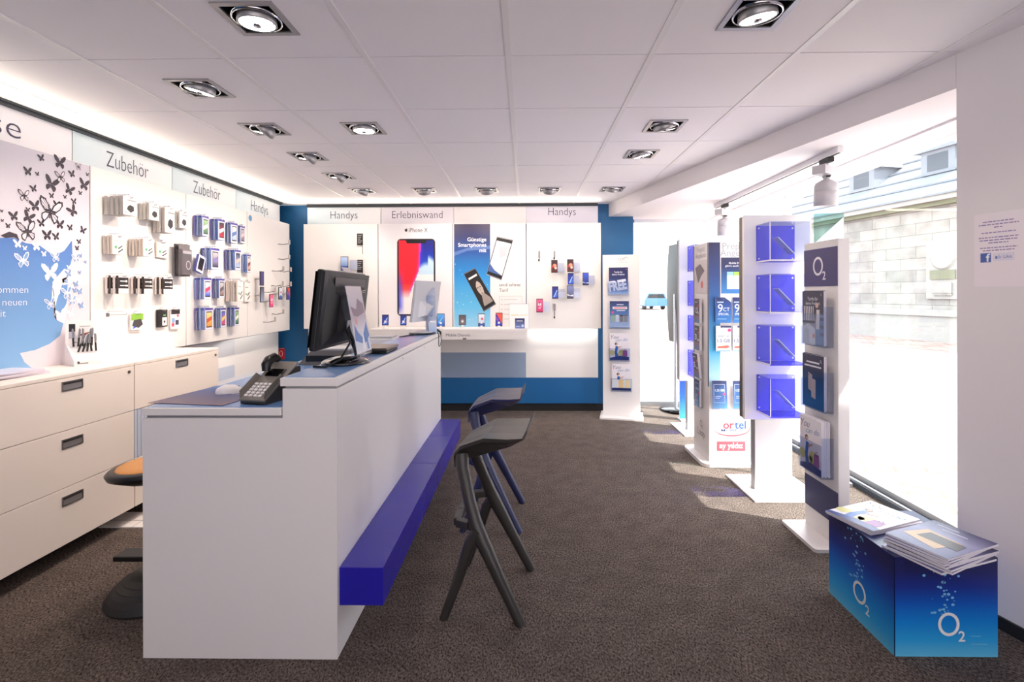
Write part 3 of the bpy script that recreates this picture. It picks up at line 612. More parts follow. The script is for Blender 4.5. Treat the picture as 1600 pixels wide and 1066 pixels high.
def face(mb, kind, w, h, y, i):
    g = FC.get('cur', 0)
    if kind == 'greybox':
        mb.rect(-w * .49, w * .49, -h * .99, -h * .01, y, (238, 236, 236)); mb.rect(-w * .2, w * .45, -h * .22, -h * .16, y - .0003, (150, 150, 152))
        mb.poly([(-w * .22, -h * .7), (w * .05, -h * .85), (w * .3, -h * .72), (w * .28, -h * .5), (0, -h * .42), (-w * .18, -h * .55)], y - .0003, (48, 44, 46)); mb.disc(-w * .3, -h * .85, w * .04, y - .0003, (120, 120, 120))
    elif kind == 'beige':
        mb.rect(-w * .49, w * .49, -h * .99, -h * .01, y, (240, 238, 236)); mb.disc(-w * .22, -h * .62, w * .10, y - .0003, (80, 170, 110))
        mb.poly([(-w * .05, -h * .86), (w * .35, -h * .66), (w * .38, -h * .72), (w * .0, -h * .92)], y - .0003, (60, 56, 56)); mb.poly([(-w * .05, -h * .66), (w * .3, -h * .48), (w * .33, -h * .54), (0, -h * .73)], y - .0003, (90, 84, 84)); mb.rect(-w * .4, w * .1, -h * .3, -h * .26, y - .0003, (170, 168, 168))
    elif kind == 'cable':
        mb.rect(-w * .49, w * .49, -h * .99, -h * .01, y, (240, 236, 236)); mb.rect(-w * .49, w * .49, -h * .70, -h * .10, y - .0003, (44, 36, 38))
        mb.rect(-w * .35, w * .2, -h * .33, -h * .27, y - .0006, (225, 225, 225)); mb.rect(w * .2, w * .38, -h * .36, -h * .24, y - .0006, (225, 225, 225)); mb.rect(-w * .35, w * .2, -h * .57, -h * .52, y - .0006, (225, 225, 225)); mb.rect(w * .2, w * .45, -h * .59, -h * .50, y - .0006, (225, 225, 225))
    elif kind == 'blister':
        mb.rect(-w * .40, w * .40, -h * .9, -h * .2, y, (90, 86, 92)); mb.ring(w * .1, -h * .65, w * .22, h * .14, w * .06, y - .0004, (176, 174, 182)); mb.rect(-w * .38, w * .38, -h * .3, -h * .21, y - .0003, (168, 166, 176))
    elif kind == 'green':
        mb.rect(-w * .49, w * .49, -h * .99, -h * .01, y, (236, 236, 238)); mb.rect(-w * .49, w * .49, -h * .42, -h * .02, y - .0003, (140, 190, 70)); mb.poly([(-w * .45, -h * .75), (w * .1, -h * .9), (w * .45, -h * .7), (w * .3, -h * .35), (-w * .3, -h * .4)], y - .0006, (74, 70, 72)); mb.poly([(-w * .4, -h * .95), (-w * .1, -h * .85), (-w * .3, -h * .75)], y - .0008, (80, 90, 190))
    elif kind == 'blackpack':
        mb.rect(-w * .49, w * .49, -h * .99, -h * .01, y, (34, 30, 32)); mb.rect(-w * .1, w * .42, -h * .92, -h * .45, y - .0003, (236, 236, 238)); mb.rect(w * .02, w * .3, -h * .36, -h * .28, y - .0003, (120, 180, 110)); mb.disc(w * .15, -h * .7, w * .1, y - .0006, (40, 40, 40))
    elif kind == 'colour':
        mb.rect(-w * .49, w * .49, -h * .99, -h * .01, y, (236, 232, 240)); mb.rect(-w * .49, w * .49, -h * .25, -h * .01, y - .0003, (46, 36, 40)); mb.disc(w * .25, -h * .33, w * .12, y - .0006, (224, 90, 110)); mb.disc(-w * .3, -h * .78, w * .16, y - .0006, (230, 90, 110)); mb.rect(-.02 * w, w * .35, -h * .8, -h * .55, y - .0006, (60, 66, 90)); mb.rect(-w * .42, -w * .1, -h * .68, -h * .45, y - .0006, (140, 170, 220))
    else:      # phone case pack: purple tab, blue card, phone picture
        c = CASE[g % len(CASE)]
        mb.rect(-w * .49, w * .49, -h * .99, -h * .01, y, (226, 228, 240)); mb.rect(-w * .49, w * .49, -h * .10, -h * .01, y - .0003, (88, 70, 170))
        mb.rect(-w * .36, w * .36, -h * .90, -h * .16, y - .0003, (38, 36, 46)); mb.rect(-w * .31, w * .31, -h * .85, -h * .21, y - .0006, c[0], c[1]); mb.poly([(-w * .3, -h * .5), (w * .31, -h * .38), (w * .31, -h * .55), (-w * .3, -h * .7)], y - .0009, c[2])
CASE = [((70, 110, 90), (150, 190, 140), (230, 240, 220)), ((180, 40, 60), (60, 40, 60), (230, 210, 214)), ((170, 190, 220), (230, 235, 245), (90, 120, 190)), ((120, 110, 130), (190, 180, 190), (230, 200, 190)),
        ((60, 60, 110), (200, 190, 200), (130, 120, 180)), ((170, 190, 230), (50, 60, 100), (210, 190, 180)), ((200, 150, 140), (240, 230, 220), (120, 60, 60)), ((60, 80, 200), (240, 240, 250), (220, 70, 110)),
        ((130, 100, 90), (200, 200, 210), (90, 80, 90)), ((230, 226, 230), (210, 206, 212), (240, 236, 238)), ((226, 150, 60), (250, 220, 150), (200, 80, 40)), ((200, 60, 110), (90, 110, 200), (240, 200, 120))]
A = (140, 280, .2439); B = (290, 300, .2439)
G2 = 'accessory packs on the middle wall panel'; G3 = 'phone case packs on the blue case panel'
gb = [(176, 170, 166), (186, 180, 174)]; be = [(206, 190, 180), (214, 200, 190)]; bc = [(120, 140, 196), (70, 100, 160), (150, 160, 206), (60, 78, 130), (110, 100, 180)]
goods(A, 80, 215, 300, 105, 225, 4, 'greybox', 'accessory_box', 'package', 'grey boxed car holder, leftmost hook, top row', G2, gb)
goods(A, 305, 380, 445, 152, 258, 3, 'greybox', 'accessory_box', 'package', 'grey boxed car holder, second hook, top row', G2, gb)
goods(A, 388, 482, 545, 180, 340, 3, 'greybox', 'accessory_box', 'package', 'tall grey boxed charger, third hook, top row', G2, gb)
goods(A, 540, 572, 632, 205, 310, 2, 'greybox', 'accessory_box', 'package', 'grey boxed charger, right hook, top row', G2, gb)
goods(A, 75, 140, 228, 358, 478, 3, 'beige', 'accessory_box', 'package', 'white box with green dot, leftmost hook, second row', G2, be)
goods(A, 240, 345, 410, 382, 490, 5, 'beige', 'accessory_box', 'package', 'white box with green dot, second hook, second row', G2, be)
goods(A, 415, 432, 500, 400, 500, 2, 'beige', 'accessory_box', 'package', 'white box with green dot, third hook, second row', G2, be)
goods(A, 510, 572, 642, 412, 622, 2, 'blister', 'headset_pack', 'package', 'large clear headset pack right of the boxes', G2, [(110, 106, 110), (70, 68, 72)])
goods(A, 85, 185, 248, 618, 735, 4, 'cable', 'charger_pack', 'package', 'black and white cable charger pack, left hook, third row', G2, [(52, 44, 44), (226, 214, 210)])
goods(A, 250, 345, 405, 625, 735, 4, 'cable', 'charger_pack', 'package', 'black and white cable charger pack, middle hook, third row', G2, [(52, 44, 44), (226, 214, 210)])
goods(A, 405, 475, 530, 628, 738, 4, 'cable', 'charger_pack', 'package', 'black and white cable charger pack, right hook, third row', G2, [(52, 44, 44), (226, 214, 210)])
goods(A, 245, 268, 343, 862, 968, 1, 'green', 'accessory_card', 'package', 'green topped car mount card in the bottom row', G2, [(226, 226, 230)])
goods(A, 420, 440, 500, 838, 950, 2, 'blackpack', 'accessory_card', 'package', 'black charger card in the bottom row', G2, [(40, 36, 38)])
goods(A, 505, 517, 578, 835, 962, 1, 'colour', 'accessory_card', 'package', 'dark topped pink dotted card at the right of the bottom row', G2, [(226, 226, 230)])
for (u, v) in [(115, 870), (275, 855), (440, 842), (522, 836)]:
    p = onX(A[0] + u * A[2], A[1] + v * A[2], XP)
    if u == 115: hookpart(p[1], p[2], .12)
rows = [('top', [(42, 105, 150, 150, 280, 5), (150, 210, 250, 172, 305, 5), (252, 292, 330, 195, 325, 4), (330, 348, 382, 215, 325, 2)]),
        ('second', [(90, 165, 215, 358, 495, 4), (242, 318, 352, 370, 500, 5), (355, 392, 420, 400, 515, 3)]),
        ('third', [(48, 120, 162, 550, 688, 6), (165, 215, 248, 555, 680, 5), (246, 328, 372, 568, 702, 5)]),
        ('bottom', [(50, 125, 175, 745, 885, 5), (178, 222, 260, 745, 870, 4), (262, 312, 345, 742, 860, 5)])]
on_ = ['leftmost', 'second', 'third', 'rightmost']
g = 0
for rn, hs in rows:
    for k, (a, b, c, d, e, n) in enumerate(hs):
        FC['cur'] = g; g += 1
        if rn == 'third' and k == 2: goods(B, a, b, c, d, e, n, 'beige', 'accessory_box', 'package', 'beige charger box among the phone cases, third row', G3, be)
        else: goods(B, a, b, c, d, e, n, 'case', 'phone_case_pack', 'phone case', 'phone case pack, %s hook, %s row of cases' % (on_[k] if k < len(hs) - 1 else 'rightmost', rn), G3, bc)
goods(B, 365, 378, 415, 575, 705, 1, 'beige', 'accessory_box', 'package', 'white charger box right of the beige boxes on the case panel', G3, be)
p = onX(B[0] + 60 * B[2], B[1] + 410 * B[2], XP)
t = thing('phone_case_pack', 'black phone case pack hanging askew at the left, second row of cases', 'phone case', (XP + .05, p[1] + .02, p[2]), R(90), G3); t.rotation_euler = (0, 0, R(90))
mb = MB(); mb.M = Ry(R(18)); mb.box(-.045, .045, 0, .02, -.14, 0, 'print', (70, 74, 150)); mb.build('pack', t)
mb = MB(); mb.M = Ry(R(18)); mb.rect(-.044, .044, -.139, -.001, -.0006, (214, 216, 236)); mb.rect(-.03, .03, -.12, -.02, -.0012, (30, 28, 34)); mb.build('label', t)

# ------------------------------------------------------------------ display phones
def screen(mb, k, w, h, y):
    a, b = -w / 2, w / 2
    if k == 'blue': mb.rect(a, b, 0, h, y, (40, 70, 190), (36, 44, 120)); mb.poly([(a + w * .15, h * .1), (a + w * .45, h * .1), (b - w * .08, h * .7), (b - w * .22, h * .75)], y - .0003, (150, 190, 250)); mb.poly([(a + w * .6, h * .1), (a + w * .75, h * .1), (b - w * .08, h * .35), (b - w * .06, h * .5)], y - .0003, (90, 140, 230))
    elif k == 'sky': mb.rect(a, b, 0, h, y, (30, 90, 190), (90, 170, 236)); mb.poly([(a + w * .1, h * .3), (a + w * .3, h * .2), (b - w * .1, h * .8), (b - w * .3, h * .75)], y - .0003, (120, 190, 240))
    elif k == 'pink': mb.rect(a, b, 0, h, y, (220, 50, 120), (236, 100, 150)); mb.disc(0, h * .6, w * .28, y - .0003, (250, 220, 230)); mb.poly([(-w * .1, h * .75), (w * .1, h * .8), (w * .02, h * .5)], y - .0006, (90, 40, 90)); mb.poly([(-w * .3, h * .3), (w * .3, h * .45), (w * .1, h * .2)], y - .0006, (244, 170, 200))
    elif k == 'orange': mb.rect(a, b, 0, h, y, (90, 40, 40), (60, 40, 44)); mb.disc(w * .05, h * .55, w * .33, y - .0003, (236, 150, 120)); mb.disc(w * .22, h * .35, w * .22, y - .0006, (250, 200, 180)); mb.poly([(a, h * .3), (0, h * .5), (a, h * .6)], y - .0005, (180, 60, 60))
    elif k == 'arc': mb.rect(a, b, 0, h, y, (70, 70, 90), (130, 140, 190)); mb.poly([(a, h * .22), (b, h * .12), (b, h * .30), (0, h * .22), (a, h * .34)], y - .0003, (230, 234, 244))
    elif k == 'arcblue': mb.rect(a, b, 0, h, y, (30, 40, 100), (60, 90, 210)); mb.poly([(a, h * .18), (b, h * .10), (b, h * .22), (0, h * .16), (a, h * .26)], y - .0003, (210, 220, 250))
    elif k == 'diag': mb.rect(a, b, 0, h, y, (50, 60, 180), (40, 40, 150)); mb.poly([(a, h), (b, h), (b, h * .15), (0, h * .6)], y - .0003, (230, 90, 70)); mb.poly([(a, h * .8), (0, h * .5), (-w * .1, h * .3), (a, h * .5)], y - .0004, (140, 90, 200))
    elif k == 'grey': mb.rect(a, b, 0, h, y, (120, 110, 116), (96, 86, 90)); mb.disc(0, h * .5, w * .18, y - .0003, (150, 140, 146))
    elif k == 'photo': mb.rect(a, b, 0, h, y, (190, 210, 240), (230, 236, 244)); mb.disc(w * .1, h * .6, w * .2, y - .0003, (220, 90, 90)); mb.poly([(a, 0), (b, 0), (b, h * .2), (0, h * .35), (a, h * .2)], y - .0003, (60, 90, 170))
    elif k == 'lake': mb.rect(a, b, 0, h, y, (60, 100, 180), (190, 215, 245)); mb.rect(a, b, h * .1, h * .3, y - .0003, (40, 80, 160))
    elif k == 'purple': mb.rect(a, b, 0, h, y, (60, 50, 110), (70, 60, 130))
    elif k == 'dark': mb.rect(a, b, 0, h, y, (150, 160, 190), (60, 64, 84))
def phone_parts(t, M, w, h, k, body=(30, 28, 34)):
    mb = MB(); mb.M = M; mb.box(-w / 2, w / 2, 0, .008, 0, h, 'print', body); o = mb.build('phone_body', t, .0025)
    mb = MB(); mb.M = M @ T(0, 0, h * .05); screen(mb, k, w * .9, h * .9, -.0008); mb.build('screen', t)
def wallphone(x, z, k, w, h, label, Y=5.66, left=False, lab2=True):
    if left: t = thing('display_phone', label, 'phone', (XP, x, z), R(90), 'phones on the far left wall panel')
    else: t = thing('display_phone', label, 'phone', (x, Y, z), 0, 'phones on the back wall panels')
    phone_parts(t, T(0, -.075, 0), w, h, k)
    mb = MB(); mb.box(-w * .3, w * .3, -.067, -.055, h * .35, h * .65, 'white_plastic'); mb.tube([(0, -.06, h * .5), (0, 0, h * .42)], .006, 8, 'alu'); mb.build('holder', t)
    if not left and lab2: mb = MB(); mb.box(w * .55, w * 1.55, -.03, -.027, h * .05, h * .78, 'acrylic'); mb.box(w * .6, w * 1.5, -.026, -.0255, h * .08, h * .75, 'print', (244, 240, 240)); mb.box(w * .9, w * 1.1, -.026, 0, h * .3, h * .36, 'acrylic'); mb.build('price_card', t)
def cph(u0, u1, v0, v1, k, label, lab2=True):    # from the back-panel detail: phone front plane at Y 5.585
    a = onY(u0, v1, 5.585); b = onY(u1, v0, 5.585); wallphone((a[0] + b[0]) / 2, a[2], k, b[0] - a[0], b[2] - a[2], label, lab2=lab2)
K = .1313
def q8(x, y): return 820 + x * K, 380 + y * K
for (x0_, x1_, y0_, y1_, k, lab) in [(315, 390, 200, 352, 'orange', 'phone with orange flower screen, left one of the top pair on the right back panel'), (505, 580, 192, 345, 'orange', 'phone with orange flower screen, right one of the top pair on the right back panel'), (512, 580, 355, 495, 'blue', 'phone with blue stripe screen in the third column of the right back panel'), (688, 760, 350, 503, 'arcblue', 'deep blue screen phone farthest right on the right back panel'), (325, 398, 515, 662, 'blue', 'phone with blue stripe screen in the second column of the right back panel'), (502, 580, 502, 662, 'arc', 'phone with grey planet curve screen on the right back panel'), (138, 216, 662, 825, 'pink', 'phone with pink screen at the lower left of the right back panel')]:
    u0, v0 = q8(x0_, y0_); u1, v1 = q8(x1_, y1_); cph(u0, u1, v0, v1, k, lab)
cph(532, 544, 401, 423, 'lake', 'phone with pale lake screen on the left back panel above the monitor')
for (x, y0_, y1_, lab) in [(172, 95, 205, 'small grey hanging tether left of the top phones'), (352, 95, 185, 'small grey hanging tether above the left orange screen phone'), (355, 725, 885, 'small grey hanging tether below the second column of phones')]:
    u, v = q8(x, y0_); a = onY(u, v, 5.655); b = onY(*q8(x, y1_), 5.655)
    mb = MB(); mb.box(a[0] - .010, a[0] + .010, 5.645, 5.6605, a[2] - .075, a[2], 'print', (150, 142, 146)); mb.tube([(a[0], 5.65, a[2] - .07), (a[0] - .004, 5.64, b[2])], .004, 6, 'print', col=(60, 56, 60)); mb.box(a[0] - .012, a[0] + .004, 5.636, 5.646, b[2] - .01, b[2] + .012, 'black'); tag(mb.build('phone_tether'), lab, 'phone tether', 'empty phone tethers')
for (v0, v1, lab) in [(365, 383, 'upper black price card on the left back panel'), (406, 426, 'lower black price card on the left back panel')]:
    a = onY(557.8, v1, 5.64); b = onY(567, v0, 5.64); mb = MB(); mb.box(a[0], b[0], 5.64, 5.644, a[2], b[2], 'print', (28, 26, 28))
    for k in range(5):
        z = b[2] - .018 - k * .021; mb.rect(a[0] + .010, b[0] - .012 - .008 * (k % 3), z - .006, z, 5.6395, (190, 188, 190))
    mb.box(a[0] + .02, a[0] + .03, 5.644, 5.66, b[2] - .05, b[2] - .04, 'acrylic')
    mb.tube([(b[0] - .01, 5.65, a[2]), (b[0] - .004, 5.645, a[2] - .10)], .003, 6, 'black'); tag(mb.build('price_card'), lab, 'price card', 'black price cards')
# phones and empty holders on the far left panel
for (u0, u1, v0, v1, k, lab) in [(478, 503, 508, 600, 'purple', 'dark purple phone highest of the phones on the far left panel'), (480, 504, 608, 708, 'dark', 'grey black phone just below the purple one'), (540, 563, 655, 740, 'pink', 'rose red phone on the far left panel'), (596, 622, 610, 690, 'photo', 'slim phone with picture screen on the far left panel'), (646, 672, 610, 692, 'diag', 'phone with colourful screen at the far edge of the left wall')]:
    uu0, vv1 = B[0] + u0 * B[2], B[1] + v1 * B[2]; uu1, vv0 = B[0] + u1 * B[2], B[1] + v0 * B[2]
    a = onX(uu0, vv1, XP + .075); b = onX(uu1, vv0, XP + .075); h = (onX(uu0, vv0, XP + .075)[2] - a[2])
    wallphone((a[1] + b[1]) / 2, a[2], k, min(.075, b[1] - a[1]), h, lab, left=True)
i_ = 0
for (u, v, lab) in [(635, 300, 'top row of the far left panel'), (635, 395, 'second row of the far left panel'), (595, 470, 'third row, left, of the far left panel'), (645, 475, 'third row, right, of the far left panel'), (592, 565, 'fourth row, left, of the far left panel'), (645, 568, 'fourth row, right, of the far left panel'), (540, 605, 'between the purple and rose phones'), (540, 795, 'lowest on the far left panel'), (595, 745, 'below the slim picture screen phone')]:
    p = onX(B[0] + (u - 34) * B[2], B[1] + (v + 18) * B[2], XP)
    t = thing('phone_holder', 'empty wire phone holder, ' + lab, 'phone holder', (XP, p[1], p[2]), R(90), 'empty phone holders on the far left panel')
    mb = MB(); mb.tube([(-.03, 0, -.03), (-.02, -.05, -.035), (.02, -.10, -.02)], .003, 6, 'matt_black'); mb.build('wire_arm', t)
    mb = MB(); mb.box(-.002, .028, -.106, -.100, -.03, .018, 'print', (176, 166, 164)); mb.build('holder_plate', t)

# ------------------------------------------------------------------ back wall
mb = MB(); mb.box(-2.535, .83, 5.76, 5.80, 2.365, 2.40, 'dark_rail'); tag(mb.build('header_rail'), 'dark rail under the ceiling above the back header boards', 'rail')
HB, HT = 2.165, 2.366
header((-2.105, 5.77, 0), 0, .853, 'Handys', 'pale header board reading Handys at the left of the back wall', tz=2.235, th=.092, tw=.315)
header((-1.252, 5.77, 0), 0, .840, 'Erlebniswand', 'grey header board reading Erlebniswand above the large phone poster', tz=2.235, th=.092, tw=.585, flat=(222, 216, 224))
header((-.410, 5.77, 0), 0, .835, '', 'blank cream header board above the blue offer poster', flat=(232, 226, 226))
header((.42, 5.77, 0), 0, .822, 'Handys', 'grey header board reading Handys at the right of the back wall', tz=2.262, th=.092, tw=.315, flat=(218, 214, 226))
def backpanel(xa, xb, label, z0=.965):
    t = thing('pegboard', label, 'display panel', ((xa + xb) / 2, 5.66, 0), 0, 'cream display panels on the back wall'); h = (xb - xa) / 2
    mb = MB(); mb.box(-h + .002, h - .002, 0, .03, z0, 2.157, 'panel'); mb.build('board', t, .002)
    mb = MB(); mb.box(-h + .1, h - .1, .03, .16, 1.2, 1.23, 'alu'); mb.box(-h + .1, h - .1, .03, .16, 1.9, 1.93, 'alu'); mb.build('bracket', t); return t
b1 = backpanel(-2.53, -1.678, 'cream display panel left of the large phone poster')
b2 = backpanel(-1.674, -.83, 'cream display panel carrying the large phone poster')
b3 = backpanel(-.826, .003, 'cream display panel with the blue offer poster and two pictured phones')
b4 = backpanel(.007, .85, 'cream display panel with seven phones right of the posters')
# large phone poster on b2  (local x = X+1.252)
def rr_(x0, x1, z0, z1, r, n=5):
    p = []
    for cx, cz, a0 in ((x1 - r, z1 - r, 0), (x0 + r, z1 - r, 90), (x0 + r, z0 + r, 180), (x1 - r, z0 + r, 270)):
        p += [(cx + r * math.cos(R(a0 + 90 * k / n)), cz + r * math.sin(R(a0 + 90 * k / n))) for k in range(n + 1)]
    return p
mb = MB(); mb.rect(-.42, .42, 1.0, 2.15, -.001, (240, 236, 238), (232, 228, 232))
X_ = lambda u: onY(u, 430, 5.66)[0] + 1.252
Z_ = lambda v: onY(650, v, 5.66)[2]
xl, xr, zt, zb = X_(620.5), X_(680.5), Z_(373), Z_(494)
mb.poly(rr_(xl, xr, zb, zt, .045), -.0016, (120, 116, 120)); mb.poly(rr_(xl + .006, xr - .006, zb + .006, zt - .006, .04), -.0020, (14, 14, 16))
sx0, sx1, sz0, sz1 = xl + .020, xr - .020, zb + .022, zt - .020; hw_ = sx1 - sx0; hh = sz1 - sz0
NX, NZ = 34, 68
def wall_(u, v):     # u,v in 0..1 from left/top : abstract wallpaper
    e = .56 + .06 * math.sin(v * 4.2 + 1.2) - max(0, v - .42) * .62
    red = (250, 30, 50)
    if v > .60: red = (250, 60 + 300 * (v - .6), 50 + 420 * (v - .6))
    if u < e and v < .78:
        d = (e - u) / .08; lft = max(0, 1 - u / .10) * (1 if v > .42 else 0)
        c = red if d > 1 else tuple(red[i] * d + (220, 60, 190)[i] * (1 - d) for i in range(3))
        if v > .66: k = min(1, (v - .66) / .12); c = tuple(c[i] * (1 - k) + (250, 236, 226)[i] * k for i in range(3))
        return c
    if v < .46: 
        q = v / .46; c = (20 + 10 * q, 30 + 110 * q * q, 120 + 110 * q); 
        if u < e + .10: k = 1 - (u - e) / .10; c = tuple(c[i] * (1 - k) + (60, 50, 210)[i] * k for i in range(3))
        lim = .36 + .08 * math.sin(u * 6) + (.0 if u < .85 else -.10)
        if v > lim: k = min(1, (v - lim) / .07); c = tuple(c[i] * (1 - k) + (200, 228, 245)[i] * k for i in range(3))
        return c
    return (244, 240, 240)
wall0 = wall_
def wall_(u, v):
    c = wall0(u, v); k = max(0, 1 - u / .16) * min(1, max(0, (v - .38) / .25)) * min(1, max(0, (1.02 - v) / .12)); return tuple(c[i] * (1 - k) + (80, 84, 220)[i] * k for i in range(3))
for i in range(NX):
    for j in range(NZ):
        xa, xb = sx0 + hw_ * i / NX, sx0 + hw_ * (i + 1) / NX; za, zb_ = sz1 - hh * (j + 1) / NZ, sz1 - hh * j / NZ
        mb.poly([(xa, za), (xb, za), (xb, zb_), (xa, zb_)], -.0026, lambda p: tuple(max(0, min(255, q)) for q in wall_((p[0] - sx0) / hw_, (sz1 - p[2]) / hh)))
mb.poly([(xl + .10, sz1 + .001), (xr - .10, sz1 + .001), (xr - .112, sz1 - .034), (xl + .112, sz1 - .034)], -.0032, (14, 14, 16))
mb.text('iPhone X', X_(639), Z_(363), .072, -.0018, (60, 58, 60), 'l', .0, w=X_(668.5) - X_(639))
ax_, az_ = X_(634.8), Z_(359.5)
mb.poly([(ax_ + .017 * x, az_ + .018 * z) for x, z in [(0, .55), (.35, .72), (.75, .62), (1, .3), (.75, .12), (.72, -.12), (1, -.38), (.7, -.9), (.4, -1.05), (0, -.92), (-.4, -1.05), (-.75, -.75), (-1, -.1), (-.85, .45), (-.45, .7)]], -.0018, (50, 48, 50))
mb.poly([(ax_, az_ + .013), (ax_ + .001, az_ + .020), (ax_ + .009, az_ + .026), (ax_ + .008, az_ + .017)], -.0018, (50, 48, 50))
mb.build('phone_poster', b2)
# offer poster on b3 (local x = X+.4115)
X_ = lambda u: onY(u, 430, 5.66)[0] + .4115
Z_ = lambda v: onY(760, v, 5.66)[2]
mb = MB(); mb.stops(X_(709.5), X_(766), -.001, [(.98, (150, 205, 236)), (Z_(480), (100, 190, 236)), (Z_(430), (40, 140, 210)), (Z_(395), (36, 80, 150)), (Z_(370), (50, 56, 104)), (2.15, (74, 66, 90))])
mb.poly([(X_(709.5), Z_(394)), (X_(735), Z_(386)), (X_(766), Z_(384)), (X_(766), Z_(389)), (X_(730), Z_(392)), (X_(709.5), Z_(400))], -.0014, (90, 120, 180))
for k in range(22):
    u = 710 + random.random() * 54; v = 410 + random.random() * 95; mb.disc(X_(u), Z_(v), .004 + .004 * random.random(), -.0015, (170, 210, 236), 8)
for tt, v in (('Günstige', 377), ('Smartphones', 385.5), ('mit', 394)): mb.text(tt, X_(760), Z_(v), .061, -.0018, (245, 245, 250), 'r', .012)
mb.text('und ohne', X_(780), Z_(447.5), .052, -.0016, (96, 92, 100), 'l', .0, w=X_(813) - X_(780)); mb.text('Tarif', X_(780), Z_(456), .052, -.0016, (96, 92, 100), 'l')
z1_, z0_ = Z_(463), Z_(507)
for xa, xb, za, zb_ in ((X_(780), X_(816), z1_ - .003, z1_), (X_(780), X_(780) + .003, z0_, z1_), (X_(816) - .003, X_(816), z0_, z1_)): mb.rect(xa, xb, za, zb_, -.0014, (190, 180, 178))
for k in range(5): z = z1_ - .035 - k * .055; mb.rect(X_(787), X_(808 + (k % 2) * 5), z - .008, z, -.0014, (205, 198, 196)); mb.disc(X_(784), z - .004, .008, -.0014, (200, 190, 190), 10)
def quadphone(mb, pts, fr, sc, y):
    mb.poly(pts, y, fr); cx = sum(p[0] for p in pts) / 4; cz = sum(p[1] for p in pts) / 4
    q = [(cx + (p[0] - cx) * .95, cz + (p[1] - cz) * .95) for p in pts]; mb.poly(q, y - .0004, (24, 22, 24))
    def P(u, v): a = [q[0][i] + (q[1][i] - q[0][i]) * u for i in (0, 1)]; b = [q[3][i] + (q[2][i] - q[3][i]) * u for i in (0, 1)]; return tuple(a[i] + (b[i] - a[i]) * v for i in (0, 1))
    for pl, c in sc: mb.poly([P(*w) for w in pl], y - .0009 - .0002 * sc.index((pl, c)), c)
def pt(x, y): u, v = 700 + x * .1877, 345 + y * .1877; return (X_(u), Z_(v))
quadphone(mb, [pt(408, 130), pt(545, 160), pt(445, 497), pt(318, 450)], (150, 146, 150), [([(.03, .08), (.97, .08), (.97, .92), (.03, .92)], (206, 212, 218)), ([(.03, .72), (.4, .84), (.97, .92), (.03, .92)], (70, 100, 160)), ([(.03, .55), (.97, .66), (.97, .9), (.5, .84), (.03, .70)], (236, 238, 242)), ([(.3, .2), (.8, .15), (.85, .4), (.5, .5)], (190, 196, 204))], -.0016)
quadphone(mb, [pt(130, 440), pt(225, 392), pt(400, 695), pt(298, 758)], (110, 106, 108), [([(.02, .06), (.98, .06), (.98, .94), (.02, .94)], (30, 27, 27)), ([(.12, .13), (.88, .12), (.88, .17), (.12, .18)], (236, 236, 236)),
  ([(.30, .36), (.42, .28), (.62, .28), (.76, .36), (.78, .50), (.70, .62), (.56, .70), (.42, .66), (.32, .54)], (196, 182, 172)), ([(.44, .64), (.66, .62), (.92, .80), (.95, .92), (.2, .92), (.3, .78)], (160, 148, 140)), ([(.14, .60), (.22, .30), (.45, .24), (.7, .27), (.5, .31), (.34, .40), (.30, .55), (.34, .75), (.2, .85)], (38, 32, 32)),
  ([(.38, .44), (.49, .43), (.49, .46), (.38, .46)], (60, 48, 46)), ([(.58, .43), (.69, .44), (.69, .46), (.58, .46)], (60, 48, 46)), ([(.46, .60), (.60, .60), (.53, .63)], (110, 66, 62)), ([(.52, .46), (.56, .46), (.58, .55), (.51, .55)], (170, 154, 146))], -.0036)
mb.build('offer_poster', b3)
# lower back wall
mb = MB(); mb.box(-2.53, .83, 5.78, 5.806, .39, .975, 'panel'); mb.box(-1.66, .0, 5.776, 5.78, .39, .68, 'grey_blue'); tag(mb.build('wall_cladding'), 'white and grey blue cladding below the back display panels', 'wall panel')
mb = MB(); mb.box(-2.53, .83, 5.772, 5.806, .095, .388, 'blue_board'); mb.box(-.4, -.398, 5.7715, 5.773, .095, .388, 'dark_rail'); tag(mb.build('wall_cladding'), 'bright blue cladding board at the foot of the back wall', 'wall panel')
# demo table
dt = thing('demo_table', 'white wall-mounted demo table carrying phones below the posters', 'table', (-.83, 5.30, 0))
for xa, xb, in ((-.848, -.072), (-.068, .845)):
    mb = MB(); mb.box(xa, xb, 0, .355, .955, .985, 'panel'); mb.build('table_top', dt, .002)
    mb = MB(); mb.box(xa, xb, 0, .02, .872, .955, 'panel'); f = mb.build('apron', dt, .002)
    if xa > -.5:
        mb = MB(); mb.text('Mobile Dienste', xa + .05, .908, .042, -.001, (120, 116, 124), 'l'); mb.build('lettering', f)
        mb = MB(); mb.box(xa + .23, xa + .265, -.012, 0, .874, .892, 'grey_plastic'); mb.build('lock', f)
mb = MB(); mb.box(-.82, -.80, .02, .35, .80, .955, 'panel'); mb.box(.80, .82, .02, .35, .80, .955, 'panel'); mb.build('support', dt)
def tablephone(u0, u1, v0, v1, k, lab, yaw=0, Y=5.42):
    a = onY(u0, v1, Y); b = onY(u1, v0, Y); t = thing('display_phone', lab, 'phone', ((a[0] + b[0]) / 2, Y, .985), yaw, 'phones on the demo table')
    w, h = b[0] - a[0], b[2] - a[2]; z = a[2] - .985
    mb = MB(); mb.lathe([(.035, 0), (.036, .006), (.03, .010), (.012, .014), (.012, max(.03, z))], 20, 'white_plastic'); mb.build('stand', t)
    mb = MB(); mb.box(-.012, .012, .0, .02, z - .01, z + .05, 'white_plastic'); mb.build('cradle', t)
    phone_parts(t, T(0, -.004, z) @ Rx(R(-10)), w, h, k)
